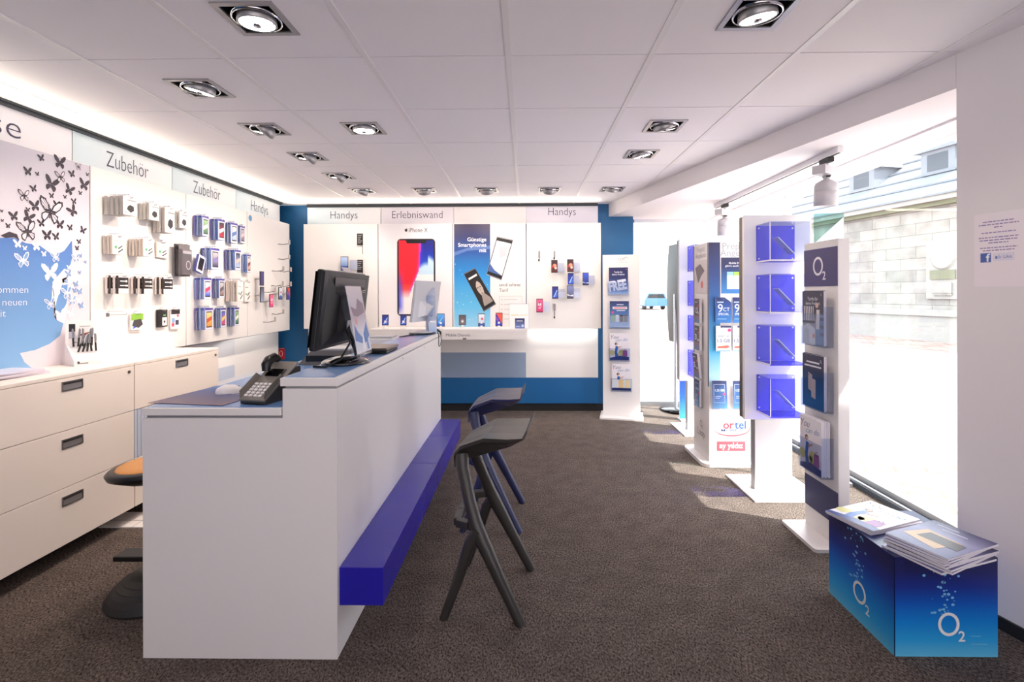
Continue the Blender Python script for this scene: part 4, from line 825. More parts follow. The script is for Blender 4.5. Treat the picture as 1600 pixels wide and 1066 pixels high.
tablephone(597, 607, 491.5, 508.5, 'blue', 'phone with blue stripe screen farthest left on the demo table', R(10))
tablephone(625.5, 635, 491.5, 508.5, 'blue', 'phone with blue stripe screen partly behind the far monitor', R(10))
tablephone(682.5, 695, 490, 510.5, 'sky', 'phone with sky blue screen right of the far monitor', R(14))
tablephone(717, 728, 492, 508, 'grey', 'small phone with grey screen left of centre on the demo table', R(6))
tablephone(747, 757.5, 490, 510, 'photo', 'phone with light picture screen in front of the blue poster foot')
tablephone(774, 785, 488.5, 510, 'diag', 'phone with orange and blue screen on the demo table', R(-4))
lh = thing('leaflet_holder', 'clear slanted leaflet holder with white card at the right end of the demo table', 'leaflet holder', (-.075, 5.42, .985))
mb = MB(); mb.M = Rx(R(-8)); mb.box(-.11, .11, 0, .004, 0, .27, 'acrylic'); mb.build('holder', lh)
mb = MB(); mb.M = Rx(R(-8)); mb.rect(-.105, .105, .003, .262, -.0006, (244, 242, 242)); mb.rect(-.09, .0, .14, .147, -.001, (222, 200, 120)); mb.rect(.01, .09, .14, .147, -.001, (226, 214, 170)); mb.build('card', lh)
mb = MB(); mb.M = T(-.065, 5.36, .985) @ Rx(R(-5)); mb.box(-.052, .052, 0, .012, 0, .11, 'print', (236, 236, 240)); mb.rect(-.052, .052, 0, .11, -.0006, (110, 130, 190), (34, 40, 92)); mb.rect(-.035, .03, .078, .086, -.001, (230, 230, 240)); mb.disc(.03, .03, .014, -.001, (200, 210, 230), 12); mb.rect(-.04, .0, .02, .026, -.001, (190, 200, 230))
tag(mb.build('leaflet_stack'), 'small stack of navy leaflets in front of the white card on the demo table', 'leaflets')
mb = MB(); mb.M = T(-2.896, 5.60, 0); mb.M = T(-2.845, 5.817, 0); mb.box(-.05, .02, -.004, 0, .60, .73, 'print', (206, 30, 30)); mb.ring(-.02, .665, .02, .035, .005, -.0046, (244, 240, 240)); mb.rect(-.046, .016, .722, .725, -.0046, (240, 236, 236))
tag(mb.build('extinguisher_sign'), 'small red fire extinguisher sign on the blue wall in the far left corner', 'sign')

# ------------------------------------------------------------------ things on the counter
mon = thing('computer_monitor', 'black computer monitor seen from behind on the raised counter', 'monitor', (-.812, 2.25, 1.0495), R(90))
# local: screen faces +y (staff side -X), back faces -y (customers)
mb = MB(); mb.M = T(.085, .062, .070) @ Rx(R(6.5))
mb.box(-.275, .275, .0, .03, 0, .345, 'black')
o = mb.build('bezel', mon, .008)
mb = MB(); mb.M = T(.085, .062, .070) @ Rx(R(6.5)); mb.prism([(-.288, .012), (.288, .012), (.288, .340), (-.288, .340)], -.012, .0, 'black')
mb.add([(-.25, -.012, .02), (.25, -.012, .02), (.25, -.012, .32), (-.25, -.012, .32), (-.15, -.035, .08), (.15, -.035, .08), (.15, -.035, .235), (-.15, -.035, .235)], [(0, 1, 5, 4), (1, 2, 6, 5), (2, 3, 7, 6), (3, 0, 4, 7), (4, 5, 6, 7)], 'matt_black')
for k in range(5): z = .225 + k * .009; mb.tube([(-.19, -.022 - .002 * k, z + .004), (-.1, -.036, z - .004), (.1, -.036, z - .004), (.19, -.022 - .002 * k, z + .004)], .0022, 6, 'gloss_black')
mb.build('back_shell', mon, .006)
mb = MB(); mb.M = T(.085, .062, .070) @ Rx(R(6.5)); mb.rect(-.2, .2, .278, .318, -.0245, (74, 68, 68)); mb.build('vent_panel', mon)
mb = MB(); mb.M = T(.085, .062, .070) @ Rx(R(6.5)); mb.box(-.285, .285, .030, .0305, .014, .335, 'gloss_black'); mb.build('screen', mon)
mb = MB(); mb.lathe([(.0, 0), (.108, 0), (.110, .008), (.10, .016), (.06, .026), (.03, .03), (0, .03)], 40, 'gloss_black', rx=1.1, ry=.95); mb.build('foot', mon)
mb = MB()
pts = [(.045, -.045, .02), (.048, -.04, .05), (.055, -.02, .09), (.07, .005, .14), (.08, .02, .18)]
for a, b in zip(pts, pts[1:]):
    vv = [(p[0] + s * .028, p[1] + d, p[2]) for p in (a, b) for s, d in ((-1, -.012), (1, -.012), (1, .014), (-1, .014))]
    mb.add(vv, [(0, 1, 5, 4), (1, 2, 6, 5), (2, 3, 7, 6), (3, 0, 4, 7), (0, 3, 2, 1), (4, 5, 6, 7)], 'gloss_black')
mb.box(.03, .13, .005, .045, .15, .19, 'gloss_black'); mb.build('neck', mon, .003)
mb = MB(); mb.tube([(-.07, -.035, .13), (-.09, -.05, .10), (-.13, -.02, .03), (-.16, .03, .004), (-.14, .09, .003)], .0045, 8, 'black'); mb.build('cable', mon)
# leaning acrylic sign beside it
ad = thing('acrylic_sign', 'clear acrylic sign with winter picture poster leaning beside the black monitor', 'sign', (-.738, 2.285, 1.05), R(90))
M = T(0, 0, .036) @ Rx(R(-10)) @ Matrix.Scale(.86, 4)
mb = MB(); mb.M = M; mb.box(-.125, .125, 0, .003, 0, .37, 'acrylic'); mb.box(-.125, -.122, .003, .03, 0, .37, 'acrylic'); mb.build('holder', ad)
mb = MB(); mb.M = M; mb.stops(-.12, .12, -.0006, [(.01, (226, 226, 234)), (.07, (206, 214, 232)), (.13, (226, 222, 230)), (.2, (190, 180, 194)), (.28, (200, 190, 200)), (.365, (214, 202, 206))])
mb.poly([(-.11, .08), (-.09, .165), (-.05, .12), (0, .09), (.05, .125), (.1, .17), (.118, .09), (.06, .06), (0, .055)], -.0012, (92, 130, 196)); mb.poly([(-.1, .26), (-.02, .24), (.02, .30), (.10, .27), (.1, .22), (-.02, .2), (-.08, .21)], -.0012, (140, 118, 132)); mb.disc(-.05, .18, .02, -.0012, (220, 160, 160)); mb.poly([(-.02, .02), (.02, .15), (.03, .02)], -.0018, (236, 238, 244)); mb.poly([(.06, .02), (.07, .13), (.09, .02)], -.0018, (120, 150, 200)); mb.build('poster', ad)
mb = MB(); mb.box(-.105, .105, .0, .03, .030, .034, 'acrylic'); mb.build('foot', ad)
# tilted leaflet flap on top
mb = MB(); mb.M = T(-.86, 2.42, 1.465) @ Rz(R(90)) @ Rx(R(-35)); mb.box(-.05, .055, 0, .003, -.06, .03, 'print', (196, 188, 194)); 
tag(mb.build('paper_flap'), 'small folded grey paper stuck on the top edge of the black monitor', 'paper')
# flat terminal
kt = thing('flat_scanner', 'flat grey and black tray lying on the raised counter behind the acrylic sign', 'tray', (-.795, 2.74, 1.0495), R(90))
mb = MB(); mb.box(-.16, .06, -.075, .075, 0, .016, 'matt_black'); mb.build('base', kt, .006)
mb = MB(); mb.box(-.17, .065, -.08, .08, .016, .03, 'bronze'); mb.build('cover', kt, .006)
# far monitor
fm = thing('computer_monitor', 'silver white monitor seen from behind at the far end of the counter', 'monitor', (-.80, 3.86, 1.0495), R(74))
mb = MB(); mb.M = T(0, -.02, .10) @ Rx(R(8)); mb.box(-.20, .20, 0, .018, 0, .31, 'silver'); mb.box(-.2, .2, .018, .021, 0, .31, 'black'); mb.add([(-.12, 0, .03), (.12, 0, .03), (.12, 0, .16), (-.12, 0, .16), (-.07, -.03, .05), (.07, -.03, .05), (.07, -.03, .12), (-.07, -.03, .12)], [(0, 1, 5, 4), (1, 2, 6, 5), (2, 3, 7, 6), (3, 0, 4, 7), (4, 5, 6, 7)], 'silver'); mb.build('housing', fm, .004)
mb = MB(); mb.box(-.016, .016, -.055, -.035, .015, .16, 'silver'); mb.build('neck', fm, .002)
mb = MB(); mb.lathe([(0, .012), (.10, .012), (.098, .018), (.05, .03), (0, .032)], 32, 'silver', ry=.8); mb.lathe([(0, 0), (.115, 0), (.118, .006), (.11, .012), (0, .012)], 32, 'black', ry=.85); mb.build('foot', fm)
cs = thing('acrylic_sign', 'narrow clear acrylic sign in front of the far silver monitor', 'sign', (-.718, 3.86, 1.0495), R(66))
mb = MB(); mb.M = Rx(R(-4)); mb.box(-.06, .06, 0, .004, 0, .36, 'acrylic'); mb.box(-.06, .06, -.05, 0, 0, .003, 'acrylic'); mb.build('holder', cs)
mb = MB(); mb.M = Rx(R(-4)); mb.rect(-.055, .055, .006, .09, -.0006, (150, 176, 214), (196, 206, 226)); mb.box(-.055, .055, .0042, .005, .1, .30, 'acrylic'); mb.build('card', cs)
mb = MB(); mb.tube([(-.90, 3.55, 1.054), (-.86, 3.66, 1.054), (-.82, 3.74, 1.056)], .004, 8, 'black'); tag(mb.build('cable'), 'short black cable lying before the silver monitor on the counter', 'cable')
mb = MB(); mb.tube([(-.75, 3.985, 1.062), (-.715, 4.02, 1.070), (-.694, 4.05, 1.050), (-.692, 4.07, 1.02), (-.692, 4.08, .97), (-.692, 4.04, .945), (-.692, 3.98, .94), (-.692, 3.96, .96), (-.692, 3.965, 1.03), (-.70, 3.955, 1.058)], [.008, .010, .009, .003, .003, .003, .003, .003, .003, .003], 8, 'black'); tag(mb.build('cable'), 'black cable loop hanging over the far end of the counter', 'cable')
# low worktop things
ms = thing('computer_mouse', 'white computer mouse on the lower counter top', 'mouse', (-1.27, 2.13, .9375), R(-62))
mb = MB(); st = [(-.055, .012, .010), (-.048, .028, .024), (-.02, .035, .037), (.015, .034, .034), (.04, .029, .022), (.055, .016, .010)]
v = []
for (y, w, h) in st:
    for k in range(9): a = math.pi * k / 8; v.append((w * math.cos(a), y, h * math.sin(a) ** .8 if 0 < k < 8 else 0))
mb.add(v, [(i * 9 + k, i * 9 + k + 1, (i + 1) * 9 + k + 1, (i + 1) * 9 + k) for i in range(5) for k in range(8)] + [tuple(range(9))[::-1], tuple(range(45, 54))], 'white_plastic', smooth=True); mb.build('shell', ms)
mb = MB(); mb.M = T(0, .028, .026); mb.tube([(-.003, -.008, .0), (-.003, .008, -.003)], .004, 8, 'black'); mb.build('scroll_wheel', ms)
mt = MB(); mt.M = T(-1.28, 2.07, .9372) @ Rz(R(-8)); mt.box(-.17, .155, -.17, .19, 0, .0012, 'print', (60, 50, 84)); 
for k, (cA, cB) in enumerate([((110, 84, 104), (70, 60, 110)), ((70, 60, 110), (40, 60, 130)), ((40, 60, 130), (70, 120, 190))]):
    y0_, y1_ = -.17 + k * .12, -.17 + (k + 1) * .12
    mt.add([(-.17, y0_, .0014), (.155, y0_, .0014), (.155, y1_, .0014), (-.17, y1_, .0014)], [(0, 1, 2, 3)], 'print', lambda p, y0_=y0_, cA=cA, cB=cB: tuple(cA[i] + (cB[i] - cA[i]) * (p[1] - y0_) / .12 for i in range(3)))
for a in ((-.02, .06), (.03, .03)): mt.add([(a[0], a[1], .0017), (a[0] + .07, a[1], .0017), (a[0] + .06, a[1] + .006, .0017), (a[0], a[1] + .008, .0017)], [(0, 1, 2, 3)], 'print', (214, 214, 230))
tag(mt.build('desk_mat'), 'dark blue printed mouse mat on the lower counter top', 'mat')
bb = MB(); bb.M = T(-1.215, 2.29, .9375) @ Rz(R(20)); bb.box(-.07, .07, -.02, .02, 0, .012, 'print', (20, 70, 190)); tag(bb.build('notepad'), 'small bright blue pad behind the white mouse', 'notepad')
# desk phone cradle
dp = thing('desk_phone', 'grey desk phone with black handset standing tilted on the lower counter', 'telephone', (-1.05, 1.905, .9375), R(-14)); dp.scale = (.9, .86, .82)
MP = T(0, 0, .022) @ Rx(R(34))
mb = MB(); mb.prism([(0, 0), (.24, 0), (.235, .148), (.21, .150), (.0, .016)], -.062, .062, 'dark_plastic'); mb.v = [(p[1], p[0], p[2]) for p in mb.v]; mb.f = [f[::-1] for f in mb.f]; mb.box(-.045, .045, -.004, .19, -.0, .004, 'black'); mb.build('base', dp, .003)
mb = MB(); mb.M = MP; mb.box(-.066, .066, -.008, .262, -.006, .006, 'grey_plastic'); tp = mb.build('top_plate', dp, .004)
mb = MB(); mb.M = MP
for r_ in range(5):
    for c_ in range(4): mb.box(-.05 + c_ * .024, -.034 + c_ * .024, .012 + r_ * .019, .024 + r_ * .019, .006, .011, 'white_plastic')
mb.build('keypad', dp)
mb = MB(); mb.M = MP
for s in (-1, 1):
  mb = MB(); mb.M = MP; mb.add([(s * .062, .0, .006), (s * .062, .15, .006), (s * .066, .14, .036), (s * .066, .02, .034), (s * .058, .0, .006), (s * .058, .15, .006), (s * .062, .14, .036), (s * .062, .02, .034)], [(0, 1, 2, 3), (7, 6, 5, 4), (0, 4, 5, 1), (1, 5, 6, 2), (2, 6, 7, 3), (3, 7, 4, 0)], 'grey_plastic'); mb.build('side_wing', dp)
mb = MB(); mb.M = MP; mb.box(-.04, .045, .15, .20, .006, .010, 'gloss_black'); mb.build('display', dp)
mb = MB(); mb.M = MP; mb.tube([(-.04, .17, .02), (-.042, .19, .045), (-.04, .215, .052), (-.038, .245, .045), (-.036, .258, .02)], [.018, .022, .024, .022, .016], 12, 'black', flat=1.1); mb.build('handset', dp)
mb = MB(); mb.M = T(-1.09, 2.30, .9375) @ Rz(R(10)); mb.box(-.09, .02, -.02, .10, 0, .045, 'print', (196, 188, 176)); mb.box(-.08, .01, -.01, .09, .045, .048, 'print', (226, 222, 214)); tag(mb.build('card_box'), 'small beige box behind the desk phone', 'box')
pr = thing('receipt_printer', 'dark grey document printer on the lower counter behind the black monitor', 'printer', (-1.19, 3.05, .9375), R(0))
mb = MB(); mb.prism([(-.17, 0), (.17, 0), (.15, .085), (-.09, .085)], -.09, .12, 'grey_plastic'); mb.build('housing', pr, .006)
mb = MB(); mb.M = T(0, 0, .001); mb.box(-.12, .13, -.093, -.09, .02, .055, 'black'); mb.build('paper_slot', pr)
mb = MB(); mb.box(-.10, .14, -.08, .11, .085, .097, 'silver'); mb.build('lid', pr, .004)
fx = thing('label_printer', 'small white printer at the far end of the lower counter', 'printer', (-1.15, 3.98, .9375), 0)
mb = MB(); mb.box(-.09, .12, -.1, .1, 0, .075, 'white_plastic'); mb.build('housing', fx, .012, 3)
mb = MB(); mb.box(-.075, .10, -.08, .08, .075, .09, 'silver'); mb.build('lid', fx, .004)
kb = thing('keyboard', 'pale keyboard on the lower counter beside the raised top', 'keyboard', (-1.06, 2.58, .9375), R(80))
mb = MB(); mb.box(-.15, .15, -.06, .06, 0, .014, 'white_plastic'); mb.build('case', kb, .003)
mb = MB()
for r_ in range(4):
    for c_ in range(12): mb.box(-.14 + c_ * .0235, -.121 + c_ * .0235, -.05 + r_ * .026, -.029 + r_ * .026, .014, .019, 'print', (150, 132, 136))
o = mb.build('keys', kb); o['kind'] = 'stuff'

# ------------------------------------------------------------------ things on the left cabinets
px = thing('pen_display_box', 'white cardboard display box for pens on the left cabinets', 'pen display', (-2.56, 2.86, .956), R(62))
mb = MB(); mb.box(-.065, .065, .055, .058, 0, .25, 'print', (236, 230, 230)); mb.rect(-.065, .065, .0, .25, .0545, (240, 234, 234)); mb.rect(-.05, -.02, .19, .235, .054, (40, 38, 44)); mb.rect(-.05, -.02, .15, .19, .054, (190, 186, 200)); mb.poly([(-.01, .17), (.05, .185), (.02, .16)], .054, (150, 60, 50)); mb.rect(0, .05, .215, .222, .054, (190, 184, 188)); mb.disc(-.02, .12, .009, .054, (50, 44, 50)); mb.build('back_card', px)
mb = MB(); mb.add([(-.065, -.055, 0), (.065, -.055, 0), (.065, .055, 0), (-.065, .055, 0), (-.065, -.055, .03), (.065, -.055, .03), (.065, .054, .125), (-.065, .054, .125)], [(3, 2, 1, 0), (0, 1, 5, 4), (1, 2, 6, 5), (3, 0, 4, 7), (4, 5, 6, 7), (2, 3, 7, 6)], 'print', (232, 226, 228)); mb.rect(-.05, .0, .01, .016, -.0555, (120, 110, 116)); mb.disc(-.045, .02, .006, -.0557, (60, 54, 60)); mb.build('box', px)
for k in range(10):
    a, b = (k % 5), k // 5
    x, y = -.04 + a * .021 + b * .008, .02 - b * .035; lean = R(random.uniform(-14, 20))
    lx, ly = -2.56 + x * math.cos(R(62)) - y * math.sin(R(62)), 2.86 + x * math.sin(R(62)) + y * math.cos(R(62)); zb = .956 + (.115 if b == 0 else .085)
    t = thing('pen', 'black and silver ballpoint pen standing in the white pen display box', 'pen', (lx, ly, zb - .01), R(62), 'pens in the white display box'); t.rotation_euler = (lean, R(random.uniform(-8, 16)), R(62))
    mb = MB(); mb.tube([(0, 0, 0), (0, 0, .05)], .005, 8, 'matt_black'); mb.build('grip', t)
    mb = MB(); mb.tube([(0, 0, .05), (0, 0, .095), (0, 0, .105)], [.0045, .0045, .002], 8, 'steel'); mb.box(.003, .006, -.0015, .0015, .06, .1, 'steel'); mb.build('clip_end', t)
for k in range(5):
    mb = MB(); mb.M = T(-2.56 + .006 * (k % 3), 2.43 - .01 * k, .956 + k * .0062) @ Rz(R(80 + 4 * (k % 3))); mb.box(-.13, .13, -.09, .10, 0, .006, 'print', (220, 212, 224)); mb.add([(-.13, -.09, .0062), (.13, -.09, .0062), (.13, .10, .0062), (-.13, .10, .0062)], [(0, 1, 2, 3)], 'print', (214, 214, 230))
    tag(mb.build('brochure'), '%s pale brochure of the stack on the left cabinets' % ['lowest', 'second lowest', 'middle', 'second from top', 'topmost'][k], 'brochure', 'brochures lying on the left cabinets')
# ------------------------------------------------------------------ printed covers
NAVY = (38, 40, 92)
def cover(mb, k, w, h, y):
    a, b = -w / 2, w / 2
    if k == 'free':
        mb.stops(a, b, y, [(0, (120, 170, 220)), (h * .35, (70, 110, 170)), (h * .6, (44, 52, 104)), (h, (44, 44, 92))])
        mb.text('Tarife für', 0, h * .80, w * .12, y - .0004, (240, 240, 250), 'c', .01); mb.text('deine Freiheit', 0, h * .71, w * .12, y - .0004, (240, 240, 250), 'c', .01)
        mb.text('FREE', 0, h * .16, h * .5, y - .0008, (232, 236, 246), 'c', .05, w=w * .94, rot=.16); mb.text('FREE', .004, h * .145, h * .5, y - .0005, (120, 140, 184), 'c', .05, w=w * .94, rot=.16)
        o2logo(mb, b - w * .09, h * .93, h * .03, y - .0004, (240, 240, 250))
    elif k == 'offer':
        mb.stops(a, b, y, [(0, (150, 190, 226)), (h * .5, (80, 120, 180)), (h, (40, 46, 100))]); mb.rect(a + w * .15, b - w * .1, h * .70, h * .79, y - .0004, (240, 240, 246)); mb.rect(a + w * .2, b - w * .16, h * .73, h * .76, y - .0008, (210, 60, 80)); mb.disc(a + w * .15, h * .57, w * .07, y - .0004, (222, 80, 150)); mb.rect(-w * .14, w * .22, h * .85, h * .88, y - .0004, (220, 224, 240)); mb.rect(-w * .14, w * .3, h * .63, h * .66, y - .0004, (220, 224, 240))
        for i, c in enumerate([(120, 170, 120), (210, 210, 216), (50, 50, 56), (90, 90, 96)]): mb.rect(a + w * (.08 + .22 * i), a + w * (.26 + .22 * i), h * .22, h * .48, y - .0005, c)
        mb.rect(a, b, h * .03, h * .06, y - .0004, (226, 232, 244))
    elif k == 'you':
        mb.stops(a, b, y, [(0, (226, 222, 232)), (h, (238, 234, 240))]); mb.text('You', a + w * .06, h * .80, h * .20, y - .0005, (44, 40, 96), 'l', -.01, w=w * .42, rot=.03, shear=.3); mb.text('can do', a + w * .30, h * .70, h * .15, y - .0006, (40, 110, 170), 'l', -.01, w=w * .62, rot=.08, shear=.3)
        mb.poly([(a, 0), (b, 0), (b, h * .13), (a + w * .5, h * .17), (a, h * .08)], y - .0006, (36, 60, 130)); mb.disc(a + w * .12, h * .28, w * .14, y - .0005, (206, 200, 130)); mb.disc(a + w * .62, h * .28, w * .17, y - .0005, (196, 190, 120)); mb.disc(a + w * .5, h * .22, w * .1, y - .0005, (214, 206, 150))
        mb.poly([(a + w * .66, h * .14), (a + w * .92, h * .15), (a + w * .90, h * .38), (a + w * .68, h * .37)], y - .0008, (150, 80, 150)); mb.ring(a + w * .79, h * .38, w * .05, h * .04, w * .015, y - .0009, (60, 40, 60))
        mb.poly([(a + w * .28, h * .12), (a + w * .45, h * .14), (a + w * .38, h * .30), (a + w * .44, h * .52), (a + w * .30, h * .54), (a + w * .25, h * .30)], y - .0009, (44, 100, 180)); mb.disc(a + w * .33, h * .61, w * .075, y - .001, (70, 50, 50)); mb.disc(a + w * .35, h * .60, w * .05, y - .0012, (206, 160, 136)); mb.poly([(a + w * .40, h * .48), (a + w * .62, h * .54), (a + w * .62, h * .51), (a + w * .42, h * .43)], y - .001, (206, 160, 136))
    elif k == 'curtain':
        mb.stops(a, b, y, [(0, (110, 150, 196)), (h * .4, (150, 150, 170)), (h * .62, (60, 58, 84)), (h, (58, 54, 78))]); mb.text('Tarife für', 0, h * .83, w * .13, y - .0004, (230, 228, 236), 'c'); mb.text('deine Freiheit', 0, h * .75, w * .12, y - .0004, (230, 228, 236), 'c'); o2logo(mb, b - w * .12, h * .94, h * .03, y - .0004, (240, 240, 250))
        for i in range(6): x = a + w * (.08 + .085 * i); mb.poly([(x, h * .72), (x + w * .035, h * .72), (x + w * .05 + w * .02 * math.sin(i), h * .45), (x + w * .02, h * .45)], y - .0006, (232, 230, 236))
        mb.rect(a, a + w * .62, h * .40, h * .45, y - .0006, (44, 42, 60)); mb.poly([(a, 0), (a + w * .62, 0), (a + w * .62, h * .3), (a + w * .3, h * .4), (a, h * .33)], y - .0006, (210, 214, 224)); mb.poly([(a + w * .63, h * .0), (b, 0), (b, h * .55), (a + w * .75, h * .6), (a + w * .62, h * .3)], y - .0006, (92, 130, 180)); mb.poly([(a + w * .66, h * .3), (a + w * .8, h * .3), (a + w * .82, h * .66), (a + w * .68, h * .66)], y - .0008, (220, 214, 214)); mb.disc(a + w * .7, h * .74, w * .07, y - .001, (214, 180, 170)); mb.disc(a + w * .55, h * .17, w * .06, y - .001, (226, 150, 120))
        for i in range(3): mb.rect(a + w * .84, b, h * (.18 + .14 * i), h * (.24 + .14 * i), y - .0008, (44, 60, 104))
    elif k == 'phones':
        mb.stops(a, b, y, [(0, (50, 120, 180)), (h * .5, (40, 80, 130)), (h * .7, (44, 46, 80)), (h, (46, 44, 72))]); mb.rect(a + w * .2, b - w * .2, h * .84, h * .87, y - .0004, (236, 236, 244)); mb.rect(a + w * .1, b - w * .12, h * .77, h * .80, y - .0004, (226, 226, 236)); o2logo(mb, b - w * .14, h * .9, h * .05, y - .0004, (240, 240, 250))
        mb.poly([(a + w * .28, h * .34), (a + w * .47, h * .30), (a + w * .47, h * .62), (a + w * .28, h * .66)], y - .0006, (226, 200, 186)); mb.poly([(a + w * .43, h * .2), (a + w * .63, h * .18), (a + w * .63, h * .54), (a + w * .43, h * .56)], y - .0008, (232, 208, 194)); mb.disc(a + w * .32, h * .61, w * .02, y - .0009, (40, 36, 40))
    elif k == 'laptop':
        mb.stops(a, b, y, [(0, (90, 90, 140)), (h * .6, (150, 150, 190)), (h, (60, 58, 104))]); mb.poly([(a + w * .08, h * .25), (b - w * .3, h * .12), (b - w * .2, h * .55), (a + w * .2, h * .62)], y - .0005, (214, 180, 140)); mb.poly([(a + w * .25, h * .32), (b - w * .1, h * .3), (b - w * .12, h * .52), (a + w * .3, h * .55)], y - .0008, (84, 78, 80)); mb.rect(a + w * .3, b - w * .3, h * .78, h * .80, y - .0005, (226, 224, 240)); mb.rect(a + w * .15, a + w * .5, h * .88, h * .9, y - .0005, (226, 224, 240))
    elif k == 'ct9':
        mb.stops(a, b, y, [(0, (50, 120, 190)), (h * .6, (30, 80, 160)), (h, (34, 40, 90))]); mb.poly([(a, h), (a + w * .55, h), (a + w * .9, h * .86), (b, h * .8), (b, h)], y - .0004, (206, 212, 230)); mb.text('9', a + w * .12, h * .42, h * .46, y - .0006, (240, 244, 250), 'l', .0); mb.text('CT', a + w * .48, h * .46, h * .20, y - .0006, (240, 244, 250), 'l'); mb.text('SPECIAL', 0, h * .30, h * .13, y - .0006, (240, 244, 250), 'c', 0, w=w * .72); mb.rect(a + w * .08, a + w * .5, h * .80, h * .83, y - .0006, (220, 226, 240)); mb.rect(a + w * .1, b - w * .3, h * .14, h * .17, y - .0006, (130, 180, 220))
    elif k == 'gb15':
        mb.rect(a, b, 0, h, y, (232, 232, 240)); mb.rect(a + w * .3, b, h * .93, h, y - .0004, (40, 46, 96)); mb.text('SMART SIM', 0, h * .56, h * .10, y - .0005, (50, 56, 110), 'c', 0, w=w * .75); mb.text('1,5 GB', 0, h * .36, h * .18, y - .0005, (40, 50, 120), 'c', .01, w=w * .82); mb.poly([(a + w * .1, h * .20), (b - w * .2, h * .24), (b - w * .08, h * .17), (b - w * .3, h * .12), (a + w * .1, h * .13)], y - .0005, (232, 110, 90)); mb.disc(b - w * .12, h * .83, w * .12, y - .0006, (222, 70, 130)); mb.rect(a + w * .05, b - w * .05, 0, h * .05, y - .0004, (140, 190, 220))
    elif k == 'tab':
        mb.stops(a, b, y, [(0, (60, 130, 200)), (h * .45, (44, 90, 150)), (h * .75, (46, 52, 100)), (h, (48, 46, 84))]); mb.text('Mobile Freiheit', 0, h * .82, h * .075, y - .0004, (240, 240, 248), 'c', .015); mb.text("gibt's auch Prepaid", 0, h * .745, h * .07, y - .0004, (240, 240, 248), 'c', .015, w=w * .75)
        for i, c in enumerate([(150, 200, 236), (170, 206, 90), (150, 200, 236)]): x = a + w * (.18 + .22 * i); mb.rect(x, x + w * .21, h * .5, h * .6, y - .0005, c); mb.rect(x, x + w * .21, h * .12, h * .5, y - .0005, (236, 240, 246))
    elif k == 'leaf':
        mb.stops(a, b, y, [(0, (110, 180, 216)), (h * .35, (60, 110, 170)), (h, (40, 44, 92))]); mb.text('1,25 GB', 0, h * .62, h * .11, y - .0005, (236, 240, 250), 'c', .01, w=w * .62); mb.rect(a + w * .1, b - w * .15, h * .86, h * .875, y - .0005, (200, 210, 236)); mb.rect(a + w * .1, a + w * .12, h * .2, h * .87, y - .0005, (200, 210, 236)); mb.rect(b - w * .17, b - w * .15, h * .2, h * .87, y - .0005, (200, 210, 236)); mb.rect(a + w * .1, b - w * .15, h * .2, h * .215, y - .0005, (200, 210, 236)); mb.disc(b - w * .2, h * .52, w * .09, y - .0008, (226, 70, 110)); mb.rect(a + w * .2, a + w * .6, h * .42, h * .44, y - .0005, (200, 210, 236)); mb.rect(a + w * .2, a + w * .5, h * .36, h * .38, y - .0005, (200, 210, 236))
    elif k in ('1,5', '3', '5'):
        mb.stops(a, b, y, [(0, (60, 110, 160)), (h * .3, (120, 90, 100)), (h * .35, (66, 52, 66)), (h, (60, 48, 58))]); mb.text(k, a + w * .12, h * .42, h * .32, y - .0005, (240, 238, 244), 'l', .02, w=w * (.55 if len(k) > 1 else .3)); mb.text('GB', a + w * .55, h * .38, h * .12, y - .0005, (236, 234, 240), 'l', .01, w=w * .35); mb.rect(a + w * .1, b - w * .4, h * .84, h * .87, y - .0005, (200, 196, 206)); mb.disc(b - w * .2, h * .72, w * .08, y - .0006, (220, 80, 110))
def brochure(k, w, h, loc, rz, label, cat='brochure', grp=None, tilt=0, n=1, th=.004, name='brochure', roll=0):
    for i in range(n):
        mb = MB(); mb.box(-w / 2, w / 2, 0, th, 0, h, 'print', (228, 224, 232)); cover(mb, k, w, h, -.0007)
        d = i * (th + .0015); r = Vector((0, d)); x, y = -math.sin(rz) * d, math.cos(rz) * d
        o = mb.build(name, loc=(loc[0] + x, loc[1] + y, loc[2] + (.004 if i % 2 else 0))); o.rotation_euler = (tilt, roll, rz)
        tag(o, label if n == 1 else (label + ', ' + ['front copy', 'second copy', 'third copy', 'fourth copy', 'fifth copy', 'sixth copy'][i]), cat, grp)

# ------------------------------------------------------------------ rounded base helper
def baseplate(mb, x0, x1, y0, y1, z, r, m):
    p = []
    for cx, cy, a0 in ((x1 - r, y1 - r, 0), (x0 + r, y1 - r, 90), (x0 + r, y0 + r, 180), (x1 - r, y0 + r, 270)):
        p += [(cx + r * math.cos(R(a0 + 18 * k)), cy + r * math.sin(R(a0 + 18 * k))) for k in range(6)]
    n = len(p); v = [(x, y, 0) for x, y in p] + [(x, y, z) for x, y in p]
    mb.add(v, [tuple(range(n))[::-1], tuple(range(n, 2 * n))] + [(i, (i + 1) % n, (i + 1) % n + n, i + n) for i in range(n)], m)
